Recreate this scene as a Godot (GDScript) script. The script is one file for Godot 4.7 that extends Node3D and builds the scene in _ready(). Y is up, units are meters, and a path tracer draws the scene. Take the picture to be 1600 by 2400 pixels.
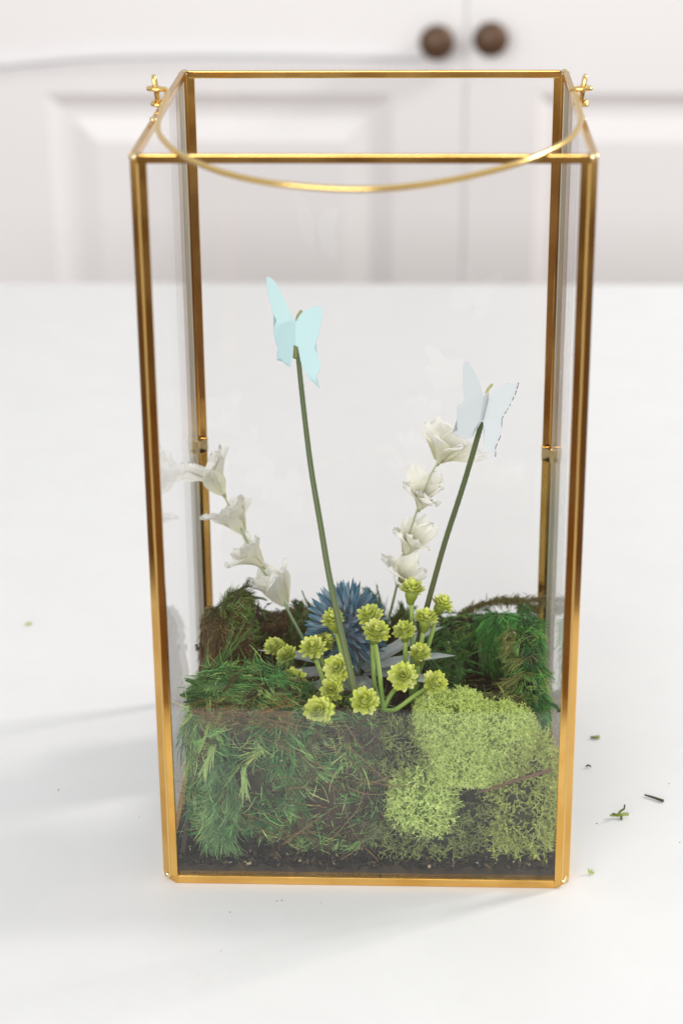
extends Node3D
# A brass-framed glass terrarium with moss, paper butterflies and dried flowers on a white table, a white cabinet out of focus behind.
# Units are metres, the terrarium is 15 x 15 x 27 cm and stands on the table top (y = 0) at the origin.

const HW := 0.075      # half the width (and depth) of the terrarium
const HT := 0.2723     # its height
const CH := 0.0029     # bevel of its posts
const FL := 0.0028     # width of a brass flange
const TH := 0.0024     # thickness of the brass channel

var rng := RandomNumberGenerator.new()
var noise := FastNoiseLite.new()
var M := {}
var taken := {}

# ---------------------------------------------------------------- mesh builder
class MB:
	var v := PackedVector3Array()
	var n := PackedVector3Array()
	var c := PackedColorArray()
	var ix := PackedInt32Array()

	func vert(p: Vector3, nn: Vector3, col: Color) -> int:
		v.append(p); n.append(nn); c.append(col)
		return v.size() - 1

	func tri(a: int, b: int, d: int) -> void:
		ix.append(a); ix.append(b); ix.append(d)

	func quad_flat(a: Vector3, b: Vector3, d: Vector3, e: Vector3, col: Color) -> void:
		# corners in order round the face, normal from (b - a) x (e - a)
		var nn := (b - a).cross(e - a).normalized()
		var i := vert(a, nn, col)
		vert(b, nn, col); vert(d, nn, col); vert(e, nn, col)
		tri(i, i + 2, i + 1); tri(i, i + 3, i + 2)

	func box(lo: Vector3, hi: Vector3, col := Color.WHITE) -> void:
		var p := []
		for k in 8:
			p.append(Vector3(hi.x if k & 1 else lo.x, hi.y if k & 2 else lo.y, hi.z if k & 4 else lo.z))
		quad_flat(p[4], p[5], p[7], p[6], col); quad_flat(p[1], p[0], p[2], p[3], col)
		quad_flat(p[5], p[1], p[3], p[7], col); quad_flat(p[0], p[4], p[6], p[2], col)
		quad_flat(p[6], p[7], p[3], p[2], col); quad_flat(p[0], p[1], p[5], p[4], col)

	func tube(pts: PackedVector3Array, r0: float, r1: float, sides: int, c0: Color, c1: Color, caps := true) -> void:
		var m := pts.size()
		var d := (pts[1] - pts[0]).normalized()
		var s := d.cross(Vector3.UP if absf(d.y) < 0.9 else Vector3.RIGHT).normalized()
		var first := v.size()
		for i in m:
			var dd := (pts[mini(i + 1, m - 1)] - pts[maxi(i - 1, 0)]).normalized()
			s = (s - dd * s.dot(dd)).normalized()
			var u := dd.cross(s)
			var t := float(i) / (m - 1)
			var r := lerpf(r0, r1, t)
			var col := c0.lerp(c1, t)
			for k in sides:
				var a := TAU * k / sides
				var q := s * cos(a) + u * sin(a)
				vert(pts[i] + q * r, q, col)
		for i in m - 1:
			for k in sides:
				var a := first + i * sides + k
				var b := first + i * sides + (k + 1) % sides
				tri(a, a + sides, b); tri(b, a + sides, b + sides)
		if caps:
			for e in [0, m - 1]:
				var dd: Vector3 = (pts[1] - pts[0]).normalized() * -1.0 if e == 0 else (pts[m - 1] - pts[m - 2]).normalized()
				var rr: float = r0 if e == 0 else r1
				var o := vert(pts[e] + dd * rr * 0.5, dd, c0 if e == 0 else c1)
				for k in sides:
					var a: int = first + e * sides + k
					var b: int = first + e * sides + (k + 1) % sides
					if e == 0: tri(o, a, b)
					else: tri(o, b, a)

	func strand(p: Vector3, d: Vector3, curl: Vector3, length: float, segs: int, w: float, c0: Color, c1: Color) -> Vector3:
		# a thin three-sided fibre that bends by curl along its length
		var s := d.cross(Vector3(0.31, 0.83, 0.46)).normalized()
		var step := length / segs
		var first := v.size()
		for i in segs + 1:
			var t := float(i) / segs
			var u := d.cross(s)
			var r := w * (1.0 - 0.75 * t * t)
			var col := c0.lerp(c1, t)
			var q1 := s * -0.5 + u * 0.866
			var q2 := s * -0.5 - u * 0.866
			v.append(p + s * r); v.append(p + q1 * r); v.append(p + q2 * r)
			n.append(s); n.append(q1); n.append(q2)
			c.append(col); c.append(col); c.append(col)
			if i < segs:
				p.x = clampf(p.x, -0.0712, 0.0712)
				p.z = clampf(p.z, -0.0712, 0.0712)
				var a := first + i * 3
				ix.append_array(PackedInt32Array([a, a + 3, a + 1, a + 1, a + 3, a + 4, a + 1, a + 4, a + 2, a + 2, a + 4, a + 5, a + 2, a + 5, a, a, a + 5, a + 3]))
				p += d * step
				d = (d + curl / segs).normalized()
				s = (s - d * s.dot(d)).normalized()
		return p

	func grid(pts: Array, rows: int, cols: int, cola: Array, closed := false) -> void:
		# smooth surface over rows x cols points; cola holds a colour per point
		var nn := PackedVector3Array()
		nn.resize(pts.size())
		var first := v.size()
		var last := cols if closed else cols - 1
		for i in rows - 1:
			for j in last:
				var a := i * cols + j
				var b := i * cols + (j + 1) % cols
				var f: Vector3 = (pts[b] - pts[a]).cross(pts[a + cols] - pts[a]) + (pts[b + cols] - pts[a + cols]).cross(pts[b + cols] - pts[b])
				nn[a] += f; nn[b] += f; nn[a + cols] += f; nn[b + cols] += f
				tri(first + a, first + a + cols, first + b); tri(first + b, first + a + cols, first + b + cols)
		for k in pts.size():
			v.append(pts[k]); n.append(nn[k].normalized() if nn[k].length_squared() > 0.0 else Vector3.UP); c.append(cola[k])

	func mesh() -> ArrayMesh:
		var a := []
		a.resize(Mesh.ARRAY_MAX)
		a[Mesh.ARRAY_VERTEX] = v; a[Mesh.ARRAY_NORMAL] = n; a[Mesh.ARRAY_COLOR] = c; a[Mesh.ARRAY_INDEX] = ix
		var m := ArrayMesh.new()
		m.add_surface_from_arrays(Mesh.PRIMITIVE_TRIANGLES, a)
		return m

# ---------------------------------------------------------------- objects
func numbered(called: String) -> String:
	var k: int = taken.get(called, 0)
	taken[called] = k + 1
	return called if k == 0 else "%s_%03d" % [called, k]

func tag(o: Node3D, label: String, category: String, group := "", kind := "") -> Node3D:
	o.set_meta("label", label)
	o.set_meta("category", category)
	if group: o.set_meta("group", group)
	if kind: o.set_meta("kind", kind)
	return o

func thing(called: String, label: String, category: String, at := Vector3.ZERO, group := "") -> Node3D:
	var o := Node3D.new()
	o.name = numbered(called)
	add_child(o)
	o.position = at
	return tag(o, label, category, group)

func part(called: String, m: Mesh, mat: Material, parent: Node3D, kind := "") -> MeshInstance3D:
	var o := MeshInstance3D.new()
	o.name = called if parent != self else numbered(called)
	o.mesh = m
	o.material_override = null
	for k in m.get_surface_count():
		o.set_surface_override_material(k, mat)
	if parent == self:
		add_child(o)
	else:
		# names within one parent stay unique and readable
		var k := 0
		for ch in parent.get_children():
			var nm := String(ch.name)
			if nm == called or nm.begins_with(called + "_0") or nm.begins_with(called + "_1") or nm.begins_with(called + "_2"): k += 1
		if k: o.name = "%s_%03d" % [called, k]
		parent.add_child(o)
	if kind: o.set_meta("kind", kind)
	return o

func rnd(a: float, b: float) -> float:
	return rng.randf_range(a, b)

func rdir() -> Vector3:
	var z := rnd(-1, 1)
	var a := rnd(0, TAU)
	var r := sqrt(1.0 - z * z)
	return Vector3(r * cos(a), z, r * sin(a))

func spline(ctrl: Array, per := 6) -> PackedVector3Array:
	var out := PackedVector3Array()
	var m := ctrl.size()
	for i in m - 1:
		var a: Vector3 = ctrl[maxi(i - 1, 0)]
		var b: Vector3 = ctrl[i]
		var d: Vector3 = ctrl[i + 1]
		var e: Vector3 = ctrl[mini(i + 2, m - 1)]
		for k in per:
			out.append(b.cubic_interpolate(d, a, e, float(k) / per))
	out.append(ctrl[m - 1])
	return out

func fillet(poly: Array, r: float, steps := 2) -> PackedVector2Array:
	var out := PackedVector2Array()
	var m := poly.size()
	for i in m:
		var p: Vector2 = poly[i]
		var a: Vector2 = poly[(i + m - 1) % m]
		var b: Vector2 = poly[(i + 1) % m]
		var q: float = minf(r, 0.4 * minf(p.distance_to(a), p.distance_to(b)))
		var s := p + (a - p).normalized() * q
		var e := p + (b - p).normalized() * q
		for k in steps + 1:
			var t := float(k) / steps
			out.append(s.lerp(p, t).lerp(p.lerp(e, t), t))
	return out

func extrude(mb: MB, poly: PackedVector2Array, a: Vector3, b: Vector3, ux: Vector3, uy: Vector3) -> void:
	var m := poly.size()
	var axis := (b - a).normalized()
	var flip: bool = ux.cross(uy).dot(axis) < 0.0
	if Geometry2D.is_polygon_clockwise(poly): flip = not flip
	for i in m:
		var p: Vector3 = ux * poly[i].x + uy * poly[i].y
		var q: Vector3 = ux * poly[(i + 1) % m].x + uy * poly[(i + 1) % m].y
		if flip: mb.quad_flat(a + q, a + p, b + p, b + q, Color.WHITE)
		else: mb.quad_flat(a + p, a + q, b + q, b + p, Color.WHITE)
	var tris := Geometry2D.triangulate_polygon(poly)
	for e in 2:
		var o: Vector3 = a if e == 0 else b
		var nn: Vector3 = -axis if e == 0 else axis
		var first := mb.v.size()
		for p in poly: mb.vert(o + ux * p.x + uy * p.y, nn, Color.WHITE)
		for k in range(0, tris.size(), 3):
			var i0 := first + tris[k]
			var i1 := first + tris[k + 1]
			var i2 := first + tris[k + 2]
			if (mb.v[i1] - mb.v[i0]).cross(mb.v[i2] - mb.v[i0]).dot(nn) > 0.0: mb.tri(i0, i2, i1)
			else: mb.tri(i0, i1, i2)

func se(d: Vector3, half: Vector3, e: float) -> Vector3:
	# a point of a rounded box in direction d
	return Vector3(signf(d.x) * pow(absf(d.x), e) * half.x, signf(d.y) * pow(absf(d.y), e) * half.y, signf(d.z) * pow(absf(d.z), e) * half.z)

func se_normal(d: Vector3, half: Vector3, e: float) -> Vector3:
	return Vector3(signf(d.x) * pow(absf(d.x), 2.0 - e) / half.x, signf(d.y) * pow(absf(d.y), 2.0 - e) / half.y, signf(d.z) * pow(absf(d.z), 2.0 - e) / half.z).normalized()

func lump(half: Vector3, e: float, rough: float, freq: float, ca: Color, cb: Color, rows := 24, cols := 36, shift := Vector3.ZERO) -> ArrayMesh:
	var mb := MB.new()
	var pts := []
	var cs := []
	for i in rows:
		var th := PI * i / (rows - 1)
		for j in cols:
			var ph := TAU * j / cols
			var d := Vector3(sin(th) * cos(ph), cos(th), sin(th) * sin(ph))
			var p := se(d, half, e)
			var k := noise.get_noise_3dv((p + shift) * freq)
			var k2 := noise.get_noise_3dv((p + shift) * freq * 3.1)
			pts.append(p + d * (k + 0.5 * k2) * rough)
			cs.append(ca.lerp(cb, clampf(0.5 + k2 * 1.2, 0, 1)))
	mb.grid(pts, rows, cols, cs, true)
	return mb.mesh()

# ---------------------------------------------------------------- materials
func mat(col: Color, rough := 0.6, metal := 0.0, vc := false) -> StandardMaterial3D:
	var m := StandardMaterial3D.new()
	m.albedo_color = col.linear_to_srgb() if not vc else Color.WHITE
	m.vertex_color_use_as_albedo = vc
	m.roughness = rough
	m.metallic = metal
	return m

func noise_tex(freq: float, a: Color, b: Color, size := 512, octaves := 4, lo := 0.3, hi := 0.7) -> NoiseTexture2D:
	var f := FastNoiseLite.new()
	f.frequency = freq
	f.fractal_octaves = octaves
	f.seed = taken.size() + int(freq * 10000.0)
	var t := NoiseTexture2D.new()
	t.width = size; t.height = size
	t.seamless = true
	t.noise = f
	var g := Gradient.new()
	g.offsets = PackedFloat32Array([lo, hi])
	g.colors = PackedColorArray([a, b])
	t.color_ramp = g
	return t

func make_materials() -> void:
	var b := mat(Color.WHITE, 0.24, 1.0)
	b.albedo_color = Color.WHITE
	b.albedo_texture = noise_tex(0.006, Color(0.68, 0.38, 0.095).linear_to_srgb(), Color(0.76, 0.46, 0.135).linear_to_srgb())
	b.roughness_texture = noise_tex(0.008, Color(0.7, 0.7, 0.7), Color.WHITE)
	b.roughness = 0.17
	b.uv1_triplanar = true
	b.uv1_world_triplanar = true
	b.uv1_scale = Vector3(9, 9, 9)
	M.brass = b
	M.gold = mat(Color(0.86, 0.60, 0.22), 0.2, 1.0)
	M.solder = mat(Color(0.86, 0.70, 0.42), 0.22, 1.0)
	M.seam = mat(Color(0.74, 0.49, 0.17), 0.5, 1.0)
	M.tin = mat(Color(0.55, 0.55, 0.47), 0.4, 0.85)
	var g := StandardMaterial3D.new()
	g.transparency = BaseMaterial3D.TRANSPARENCY_ALPHA
	g.albedo_color = Color(0.97, 1.0, 0.98, 0.001)
	g.roughness = 0.0
	g.metallic_specular = 0.42
	M.glass = g
	var t := mat(Color(0.795, 0.795, 0.795), 0.5)
	t.metallic_specular = 0.35
	t.albedo_color = Color.WHITE
	t.albedo_texture = noise_tex(0.012, Color(0.787, 0.787, 0.786).linear_to_srgb(), Color(0.80, 0.80, 0.80).linear_to_srgb(), 512, 5, 0.2, 0.8)
	t.roughness_texture = noise_tex(0.02, Color(0.75, 0.75, 0.75), Color.WHITE)
	t.uv1_triplanar = true
	t.uv1_world_triplanar = true
	t.uv1_scale = Vector3(3, 3, 3)
	M.table = t
	var c := mat(Color(0.90, 0.88, 0.878), 0.35)
	M.paint = c
	M.cord = mat(Color(0.70, 0.70, 0.73), 0.7)
	M.knob = mat(Color(0.12, 0.065, 0.035), 0.45, 0.3)
	var f := mat(Color.WHITE, 0.45)
	f.albedo_texture = noise_tex(0.03, Color(0.085, 0.031, 0.009).linear_to_srgb(), Color(0.14, 0.054, 0.016).linear_to_srgb())
	f.uv1_triplanar = true
	f.uv1_world_triplanar = true
	f.uv1_scale = Vector3(4, 4, 0.6)
	M.floor = f
	M.moss = mat(Color.WHITE, 0.75, 0, true)
	M.moss.backlight_enabled = true
	M.moss.backlight = Color(0.35, 0.35, 0.35)
	M.soil = mat(Color.WHITE, 0.85, 0, true)
	M.bark = mat(Color.WHITE, 0.8, 0, true)
	M.green = mat(Color.WHITE, 0.45, 0, true)
	M.green.subsurf_scatter_enabled = false
	M.petal = mat(Color.WHITE, 0.55, 0, true)
	M.petal.backlight_enabled = true
	M.petal.backlight = Color(0.9, 0.9, 0.9)
	M.head = mat(Color.WHITE, 0.5, 0, true)
	M.head.backlight_enabled = true
	M.head.backlight = Color(0.2, 0.2, 0.2)
	M.spine = mat(Color.WHITE, 0.6, 0, true)
	M.blue = mat(Color(0.58, 0.81, 0.82), 0.6)
	M.pale = mat(Color(0.66, 0.71, 0.725), 0.6)
	for k in ["blue", "pale"]:
		M[k].backlight_enabled = true
		M[k].backlight = Color(0.45, 0.45, 0.45)

# ---------------------------------------------------------------- camera, light
func light(called: String, at: Vector3, aim: Vector3, size: Vector2, energy: float, col: Color) -> void:
	var l := AreaLight3D.new()
	l.name = called
	l.area_size = size
	l.area_normalize_energy = true
	l.light_energy = energy
	l.light_color = col
	l.shadow_enabled = true
	l.area_range = 12.0
	add_child(l)
	l.look_at_from_position(at, aim, Vector3.UP if absf((aim - at).normalized().y) < 0.95 else Vector3.FORWARD)

func setup() -> void:
	var cam := Camera3D.new()
	cam.name = "camera"
	var at := CameraAttributesPhysical.new()
	at.frustum_focus_distance = 0.775
	at.frustum_focal_length = 47.82
	at.exposure_aperture = 5.6
	at.frustum_near = 0.02
	at.frustum_far = 30.0
	cam.attributes = at
	cam.near = 0.02
	cam.far = 30.0
	cam.fov = 28.17
	add_child(cam)
	var r := Vector3(0.9992, -0.0080, -0.0381)
	var u := Vector3(-0.0071, 0.9244, -0.3814)
	var z := r.cross(u).normalized()
	cam.transform = Transform3D(Basis(r, u, z).orthonormalized(), Vector3(0.019, 0.4151, 0.7188))
	cam.current = true
	var w := WorldEnvironment.new()
	w.name = "surroundings"
	var e := Environment.new()
	e.background_mode = Environment.BG_COLOR
	e.background_color = Color(0.67, 0.672, 0.675).linear_to_srgb()
	e.tonemap_mode = Environment.TONE_MAPPER_LINEAR
	e.tonemap_exposure = 1.0
	e.sdfgi_enabled = true
	e.ssao_enabled = true
	e.ssil_enabled = true
	w.environment = e
	add_child(w)
	light("window_light", Vector3(1.62, 0.96, -0.66), Vector3(0, 0.05, 0), Vector2(0.28, 0.28), 2.15, Color(1.0, 0.985, 0.96))
	light("ceiling_light", Vector3(0.1, 1.9, 0.1), Vector3(0.0, 0, 0.0), Vector2(1.8, 1.4), 0.10, Color(1, 1, 1))
	light("room_light", Vector3(-0.7, 0.95, 2.3), Vector3(0, 0.03, -0.5), Vector2(2.2, 1.3), 5.2, Color(1, 1, 1))

# ---------------------------------------------------------------- setting
func rect_loft(mb: MB, x0: float, x1: float, y0: float, y1: float, z: float, rings: Array) -> void:
	# nested rectangles (inset, depth), joined, the last one filled
	for k in rings.size() - 1:
		var a: Array = rings[k]
		var b: Array = rings[k + 1]
		var p := [Vector3(x0 + a[0], y0 + a[0], z + a[1]), Vector3(x1 - a[0], y0 + a[0], z + a[1]), Vector3(x1 - a[0], y1 - a[0], z + a[1]), Vector3(x0 + a[0], y1 - a[0], z + a[1])]
		var q := [Vector3(x0 + b[0], y0 + b[0], z + b[1]), Vector3(x1 - b[0], y0 + b[0], z + b[1]), Vector3(x1 - b[0], y1 - b[0], z + b[1]), Vector3(x0 + b[0], y1 - b[0], z + b[1])]
		for i in 4:
			var j := (i + 1) % 4
			mb.quad_flat(p[i], p[j], q[j], q[i], Color.WHITE)
	var l: Array = rings[rings.size() - 1]
	mb.quad_flat(Vector3(x0 + l[0], y0 + l[0], z + l[1]), Vector3(x1 - l[0], y0 + l[0], z + l[1]), Vector3(x1 - l[0], y1 - l[0], z + l[1]), Vector3(x0 + l[0], y1 - l[0], z + l[1]), Color.WHITE)

func build_setting() -> void:
	var fm := BoxMesh.new()
	fm.size = Vector3(9, 0.05, 9)
	var fo := part("floor", fm, M.floor, self)
	fo.position = Vector3(0, -0.775, 1.5)
	tag(fo, "dark brown wooden floor below the white table", "floor", "", "structure")
	# table: slab with softened edges and four legs
	var t := thing("table", "plain white table top the glass terrarium stands on", "table", Vector3(0, 0, 0))
	var mb := MB.new()
	var prof := fillet([Vector2(-0.726, 0), Vector2(0.211, 0), Vector2(0.211, -0.028), Vector2(-0.726, -0.028)], 0.0025, 3)
	extrude(mb, prof, Vector3(-0.335, 0, 0), Vector3(0.31, 0, 0), Vector3(0, 0, 1), Vector3(0, 1, 0))
	part("table_top", mb.mesh(), M.table, t)
	for sx in [-1, 1]:
		for zz in [-0.66, 0.145]:
			var lm := MB.new()
			lm.box(Vector3(sx * 0.27 - 0.035, -0.75, zz - 0.022), Vector3(sx * 0.27 + 0.01, -0.0285, zz + 0.022))
			part("leg", lm.mesh(), M.table, t)
	# cabinet
	var zc := -1.1
	var cab := thing("kitchen_cabinet", "white painted cabinet with two panelled doors and dark knobs behind the table", "cabinet", Vector3(0, -0.75, zc))
	var cb := MB.new()
	cb.box(Vector3(-0.95, 0, -0.5), Vector3(1.05, 1.02, -0.0215))
	part("carcass", cb.mesh(), M.paint, cab)
	var edges := [[-0.82, -0.3828], [-0.3812, 0.0563], [0.0571, 0.494], [0.4956, 0.93]]
	for k in 4:
		var x0: float = edges[k][0]
		var x1: float = edges[k][1]
		var y0 := 0.10
		var y1 := 0.985
		var st := 0.0635
		var top := 0.168
		var d := MB.new()
		# frame: two stiles, two rails
		rect_loft(d, x0, x1, y0, y1, 0.0, [[0.0, -0.021], [0.0, -0.002], [0.002, 0.0]])
		d = MB.new()
		d.box(Vector3(x0, y0, -0.021), Vector3(x0 + st, y1, 0.0))
		d.box(Vector3(x1 - st, y0, -0.021), Vector3(x1, y1, 0.0))
		d.box(Vector3(x0 + st, y0, -0.021), Vector3(x1 - st, y0 + st, 0.0))
		d.box(Vector3(x0 + st, y1 - top, -0.021), Vector3(x1 - st, y1, 0.0))
		var door := part("door", d.mesh(), M.paint, cab)
		var pm := MB.new()
		rect_loft(pm, x0 + st, x1 - st, y0 + st, y1 - top, 0.0, [[0.0, -0.0005], [0.012, -0.0055], [0.022, -0.0058], [0.042, -0.0025], [0.044, -0.0022]])
		part("raised_panel", pm.mesh(), M.paint, door)
		var kx: float = x1 - 0.0255 if k % 2 == 1 else x0 + 0.0205
		var ky := 0.865 if k % 2 == 1 else 0.8675
		var km := MB.new()
		var pr := [[0.0, 0.006], [0.001, 0.008], [0.006, 0.007], [0.012, 0.008], [0.015, 0.0125], [0.020, 0.0155], [0.025, 0.0145], [0.028, 0.0105], [0.0295, 0.005], [0.030, 0.0001]]
		var pts := []
		var cs := []
		for q in pr:
			for j in 24:
				var a := TAU * j / 24
				pts.append(Vector3(kx + cos(a) * q[1], ky + sin(a) * q[1], q[0]))
				cs.append(Color.WHITE)
		km.grid(pts, pr.size(), 24, cs, true)
		part("knob", km.mesh(), M.knob, door)
	# the cord across the door
	var cm := MB.new()
	cm.tube(spline([Vector3(-0.62, 0.066, zc + 0.01), Vector3(-0.45, 0.085, zc + 0.008), Vector3(-0.357, 0.0925, zc + 0.006), Vector3(-0.279, 0.0993, zc + 0.006), Vector3(-0.2, 0.1015, zc + 0.006), Vector3(-0.124, 0.1015, zc + 0.006), Vector3(-0.04, 0.1000, zc + 0.006), Vector3(0.015, 0.0992, zc + 0.007), Vector3(0.0297, 0.1065, zc + 0.010)]), 0.0022, 0.0022, 8, Color.WHITE, Color.WHITE)
	tag(part("cord", cm.mesh(), M.cord, self), "thin pale grey cord hung across a cabinet door from its knob", "cord")

# ---------------------------------------------------------------- terrarium
func build_terrarium() -> void:
	var t := thing("glass_terrarium", "tall square glass terrarium with brass frame and wire handle", "terrarium")
	var c := CH
	var f := FL
	# posts
	for sx in [-1, 1]:
		for sz in [-1, 1]:
			var poly := fillet([Vector2(c, 0), Vector2(c + f, 0), Vector2(c + f, TH), Vector2(c, TH), Vector2(TH, c), Vector2(TH, c + f), Vector2(0, c + f), Vector2(0, c)], 0.00035, 2)
			var mb := MB.new()
			var o := Vector3(sx * HW, 0, sz * HW)
			extrude(mb, poly, o + Vector3(0, 0.0032, 0), o + Vector3(0, HT - 0.0003, 0), Vector3(-sx, 0, 0), Vector3(0, 0, -sz))
			var post := part("corner_post", mb.mesh(), M.brass, t)
			if sz > 0:
				var rb := MB.new()
				for e in [Vector2(c, 0.0)]:
					var q := o + Vector3(-sx * e.x, 0, -sz * e.y)
					var line := PackedVector3Array()
					for k in 40: line.append(q + Vector3(rnd(-0.00005, 0.00005), lerpf(0.0034, HT - 0.003, k / 39.0), -0.0002))
					rb.tube(line, 0.0005, 0.0005, 8, Color.WHITE, Color.WHITE)
				part("solder_seam", rb.mesh(), M.seam, post)
			if sz < 0:
				var sb := MB.new()
				var xa: float = sx * (HW - 0.0003)
				var xb: float = sx * (HW - TH + 0.0003)
				sb.box(Vector3(minf(xa, xb), 0.004, -HW + c + f - 0.0002), Vector3(maxf(xa, xb), HT - 0.003, -HW + c + f + 0.00025))
				part("solder_seam", sb.mesh(), M.tin, post)
				var col := MB.new()
				var hy := 0.1155 if sx < 0 else 0.1125
				var ring := fillet([Vector2(c - 0.0004, -0.0003), Vector2(c + f + 0.0003, -0.0003), Vector2(c + f + 0.0003, TH + 0.0004), Vector2(c, TH + 0.0004), Vector2(TH + 0.0004, c), Vector2(TH + 0.0004, c + f + 0.0005), Vector2(-0.0003, c + f + 0.0005), Vector2(-0.0003, c - 0.0004)], 0.0003, 2)
				extrude(col, ring, o + Vector3(0, hy, 0), o + Vector3(0, hy + 0.0055, 0), Vector3(-sx, 0, 0), Vector3(0, 0, -sz))
				part("collar", col.mesh(), M.solder, post)
			# bottom corner with its cut-off edge
			var k := 0.0049
			var cm := MB.new()
			var cp := fillet([Vector2(k, 0), Vector2(k + 0.0008, 0), Vector2(k + 0.0008, TH), Vector2(TH, k + 0.0008), Vector2(0, k + 0.0008), Vector2(0, k)], 0.0003, 2)
			extrude(cm, cp, o + Vector3(0, 0.0001, 0), o + Vector3(0, 0.0031, 0), Vector3(-sx, 0, 0), Vector3(0, 0, -sz))
			part("bottom_corner", cm.mesh(), M.brass, t)
			# solder beads
			var bead := lump(Vector3(0.0017, 0.0013, 0.0017), 1.0, 0.0006, 700.0, Color.WHITE, Color.WHITE, 12, 16, o)
			var bo := part("solder_bead", bead, M.solder, t)
			bo.position = o + Vector3(-sx * 0.0019, HT - 0.0009, -sz * 0.0019)
			var nub := part("solder_nub", lump(Vector3(0.0014, 0.0016, 0.0014), 1.0, 0.0009, 900.0, Color.WHITE, Color.WHITE, 12, 16, o + Vector3(1, 1, 1)), M.solder, t)
			nub.position = o + Vector3(-sx * 0.0021, 0.0029, -sz * 0.0021)
	# rails along the four sides, top and bottom
	for q in 4:
		var rot := Basis(Vector3.UP, q * PI / 2)
		var out: Vector3 = rot * Vector3(0, 0, 1)
		var along: Vector3 = rot * Vector3(1, 0, 0)
		var mb := MB.new()
		var sec := fillet([Vector2(0, 0), Vector2(-TH, 0), Vector2(-TH, -0.0029), Vector2(0, -0.0029)], 0.0004, 2)
		extrude(mb, sec, out * (HW - 0.0001) + Vector3(0, HT, 0) - along * (HW - 0.0036), out * (HW - 0.0001) + Vector3(0, HT, 0) + along * (HW - 0.0036), out, Vector3.UP)
		part("top_rail", mb.mesh(), M.brass, t)
		mb = MB.new()
		var sec2 := fillet([Vector2(0, 0), Vector2(-TH - 0.0012, 0), Vector2(-TH - 0.0012, 0.0014), Vector2(-TH, 0.0016), Vector2(-TH, 0.0034), Vector2(0, 0.0034)], 0.0004, 2)
		extrude(mb, sec2, out * (HW + 0.0001) - along * (HW - 0.0057), out * (HW + 0.0001) + along * (HW - 0.0057), out, Vector3.UP)
		part("bottom_rail", mb.mesh(), M.brass, t)
		var gm := BoxMesh.new()
		gm.size = Vector3(2 * HW - 2 * c - 0.0012, HT - 0.004, 0.0014)
		var go := part("glass_pane", gm, M.glass, t)
		go.transform = Transform3D(rot, out * (HW - TH * 0.5) + Vector3(0, HT * 0.5, 0))
	var bp := MB.new()
	bp.box(Vector3(-HW + 0.0025, 0.0006, -HW + 0.0025), Vector3(HW - 0.0025, 0.0019, HW - 0.0025))
	part("base_plate", bp.mesh(), M.brass, t)
	# dust specks and moss crumbs sticking to the inside of the front and side panes
	var du := MB.new()
	for k in 120:
		var y := 0.008 + 0.24 * pow(rng.randf(), 2.2)
		var p := Vector3(rnd(-0.066, 0.066), y, HW - TH * 0.5 - 0.0008)
		if k % 3 == 0: p = Vector3((HW - TH * 0.5 - 0.0008) * (1 if k % 2 == 0 else -1), y, rnd(-0.066, 0.066))
		var rr := rnd(0.00006, 0.00018)
		var dd := Vector3(rnd(-1, 1) if k % 3 else 0.0, rnd(-1, 1), 0.0 if k % 3 else rnd(-1, 1)).normalized() * rr * rnd(1.0, 4.0)
		du.tube(PackedVector3Array([p - dd, p, p + dd]), rr * 0.6, rr * 0.4, 4, Color(0.75, 0.74, 0.68), Color(0.75, 0.74, 0.68))
	part("dust_specks", du.mesh(), M.bark, t, "stuff")
	# wire handle lying forward over the front rail
	var path := spline([Vector3(-0.0710, 0.2780, -0.0012), Vector3(-0.0706, 0.2779, 0.0040), Vector3(-0.0698, 0.2765, 0.0284), Vector3(-0.0682, 0.2755, 0.0505), Vector3(-0.0639, 0.2745, 0.0662), Vector3(-0.0564, 0.2738, 0.0830), Vector3(-0.0438, 0.2728, 0.0995), Vector3(-0.0296, 0.2720, 0.1102), Vector3(-0.0135, 0.2716, 0.1160), Vector3(0.0010, 0.2715, 0.1178), Vector3(0.0153, 0.2717, 0.1150), Vector3(0.0310, 0.2722, 0.1062), Vector3(0.0474, 0.2730, 0.0915), Vector3(0.0590, 0.2739, 0.0758), Vector3(0.0669, 0.2747, 0.0600), Vector3(0.0714, 0.2758, 0.0397), Vector3(0.0721, 0.2768, 0.0201), Vector3(0.0718, 0.2779, 0.0020), Vector3(0.0717, 0.2780, -0.0012)], 8)
	var hm := MB.new()
	hm.tube(path, 0.00102, 0.00102, 10, Color.WHITE, Color.WHITE)
	var handle := part("wire_handle", hm.mesh(), M.gold, t)
	for sx in [-1, 1]:
		# the curl at the wire's end, round the eyelet
		var cx: float = sx * 0.0744
		var cu := PackedVector3Array()
		var r := 0.0033
		for k in 25:
			var a := TAU * 0.93 * k / 24
			cu.append(Vector3(cx - sx * cos(a) * r, 0.2780 + 0.0006 * sin(a * 0.5) + 0.0009 * k / 24.0, -0.0012 - sin(a) * r * 0.8))
		var um := MB.new()
		um.tube(cu, 0.00085, 0.00085, 8, Color.WHITE, Color.WHITE)
		part("end_curl", um.mesh(), M.gold, handle)
		# eyelet: a tall wire loop standing on the rail, and its wrap
		var ex: float = sx * 0.0744
		var ey := PackedVector3Array()
		for k in 33:
			var a := PI * k / 32.0
			ey.append(Vector3(ex + sx * 0.0012 * sin(a), 0.2745 + 0.0088 * sin(a), -0.0012 - cos(a) * 0.0022 * (0.35 + 0.65 * sin(a))))
		var em := MB.new()
		em.tube(ey, 0.0008, 0.0008, 8, Color.WHITE, Color.WHITE)
		var eo := part("eyelet", em.mesh(), M.gold, t)
		var wm := MB.new()
		var wr := PackedVector3Array()
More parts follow.
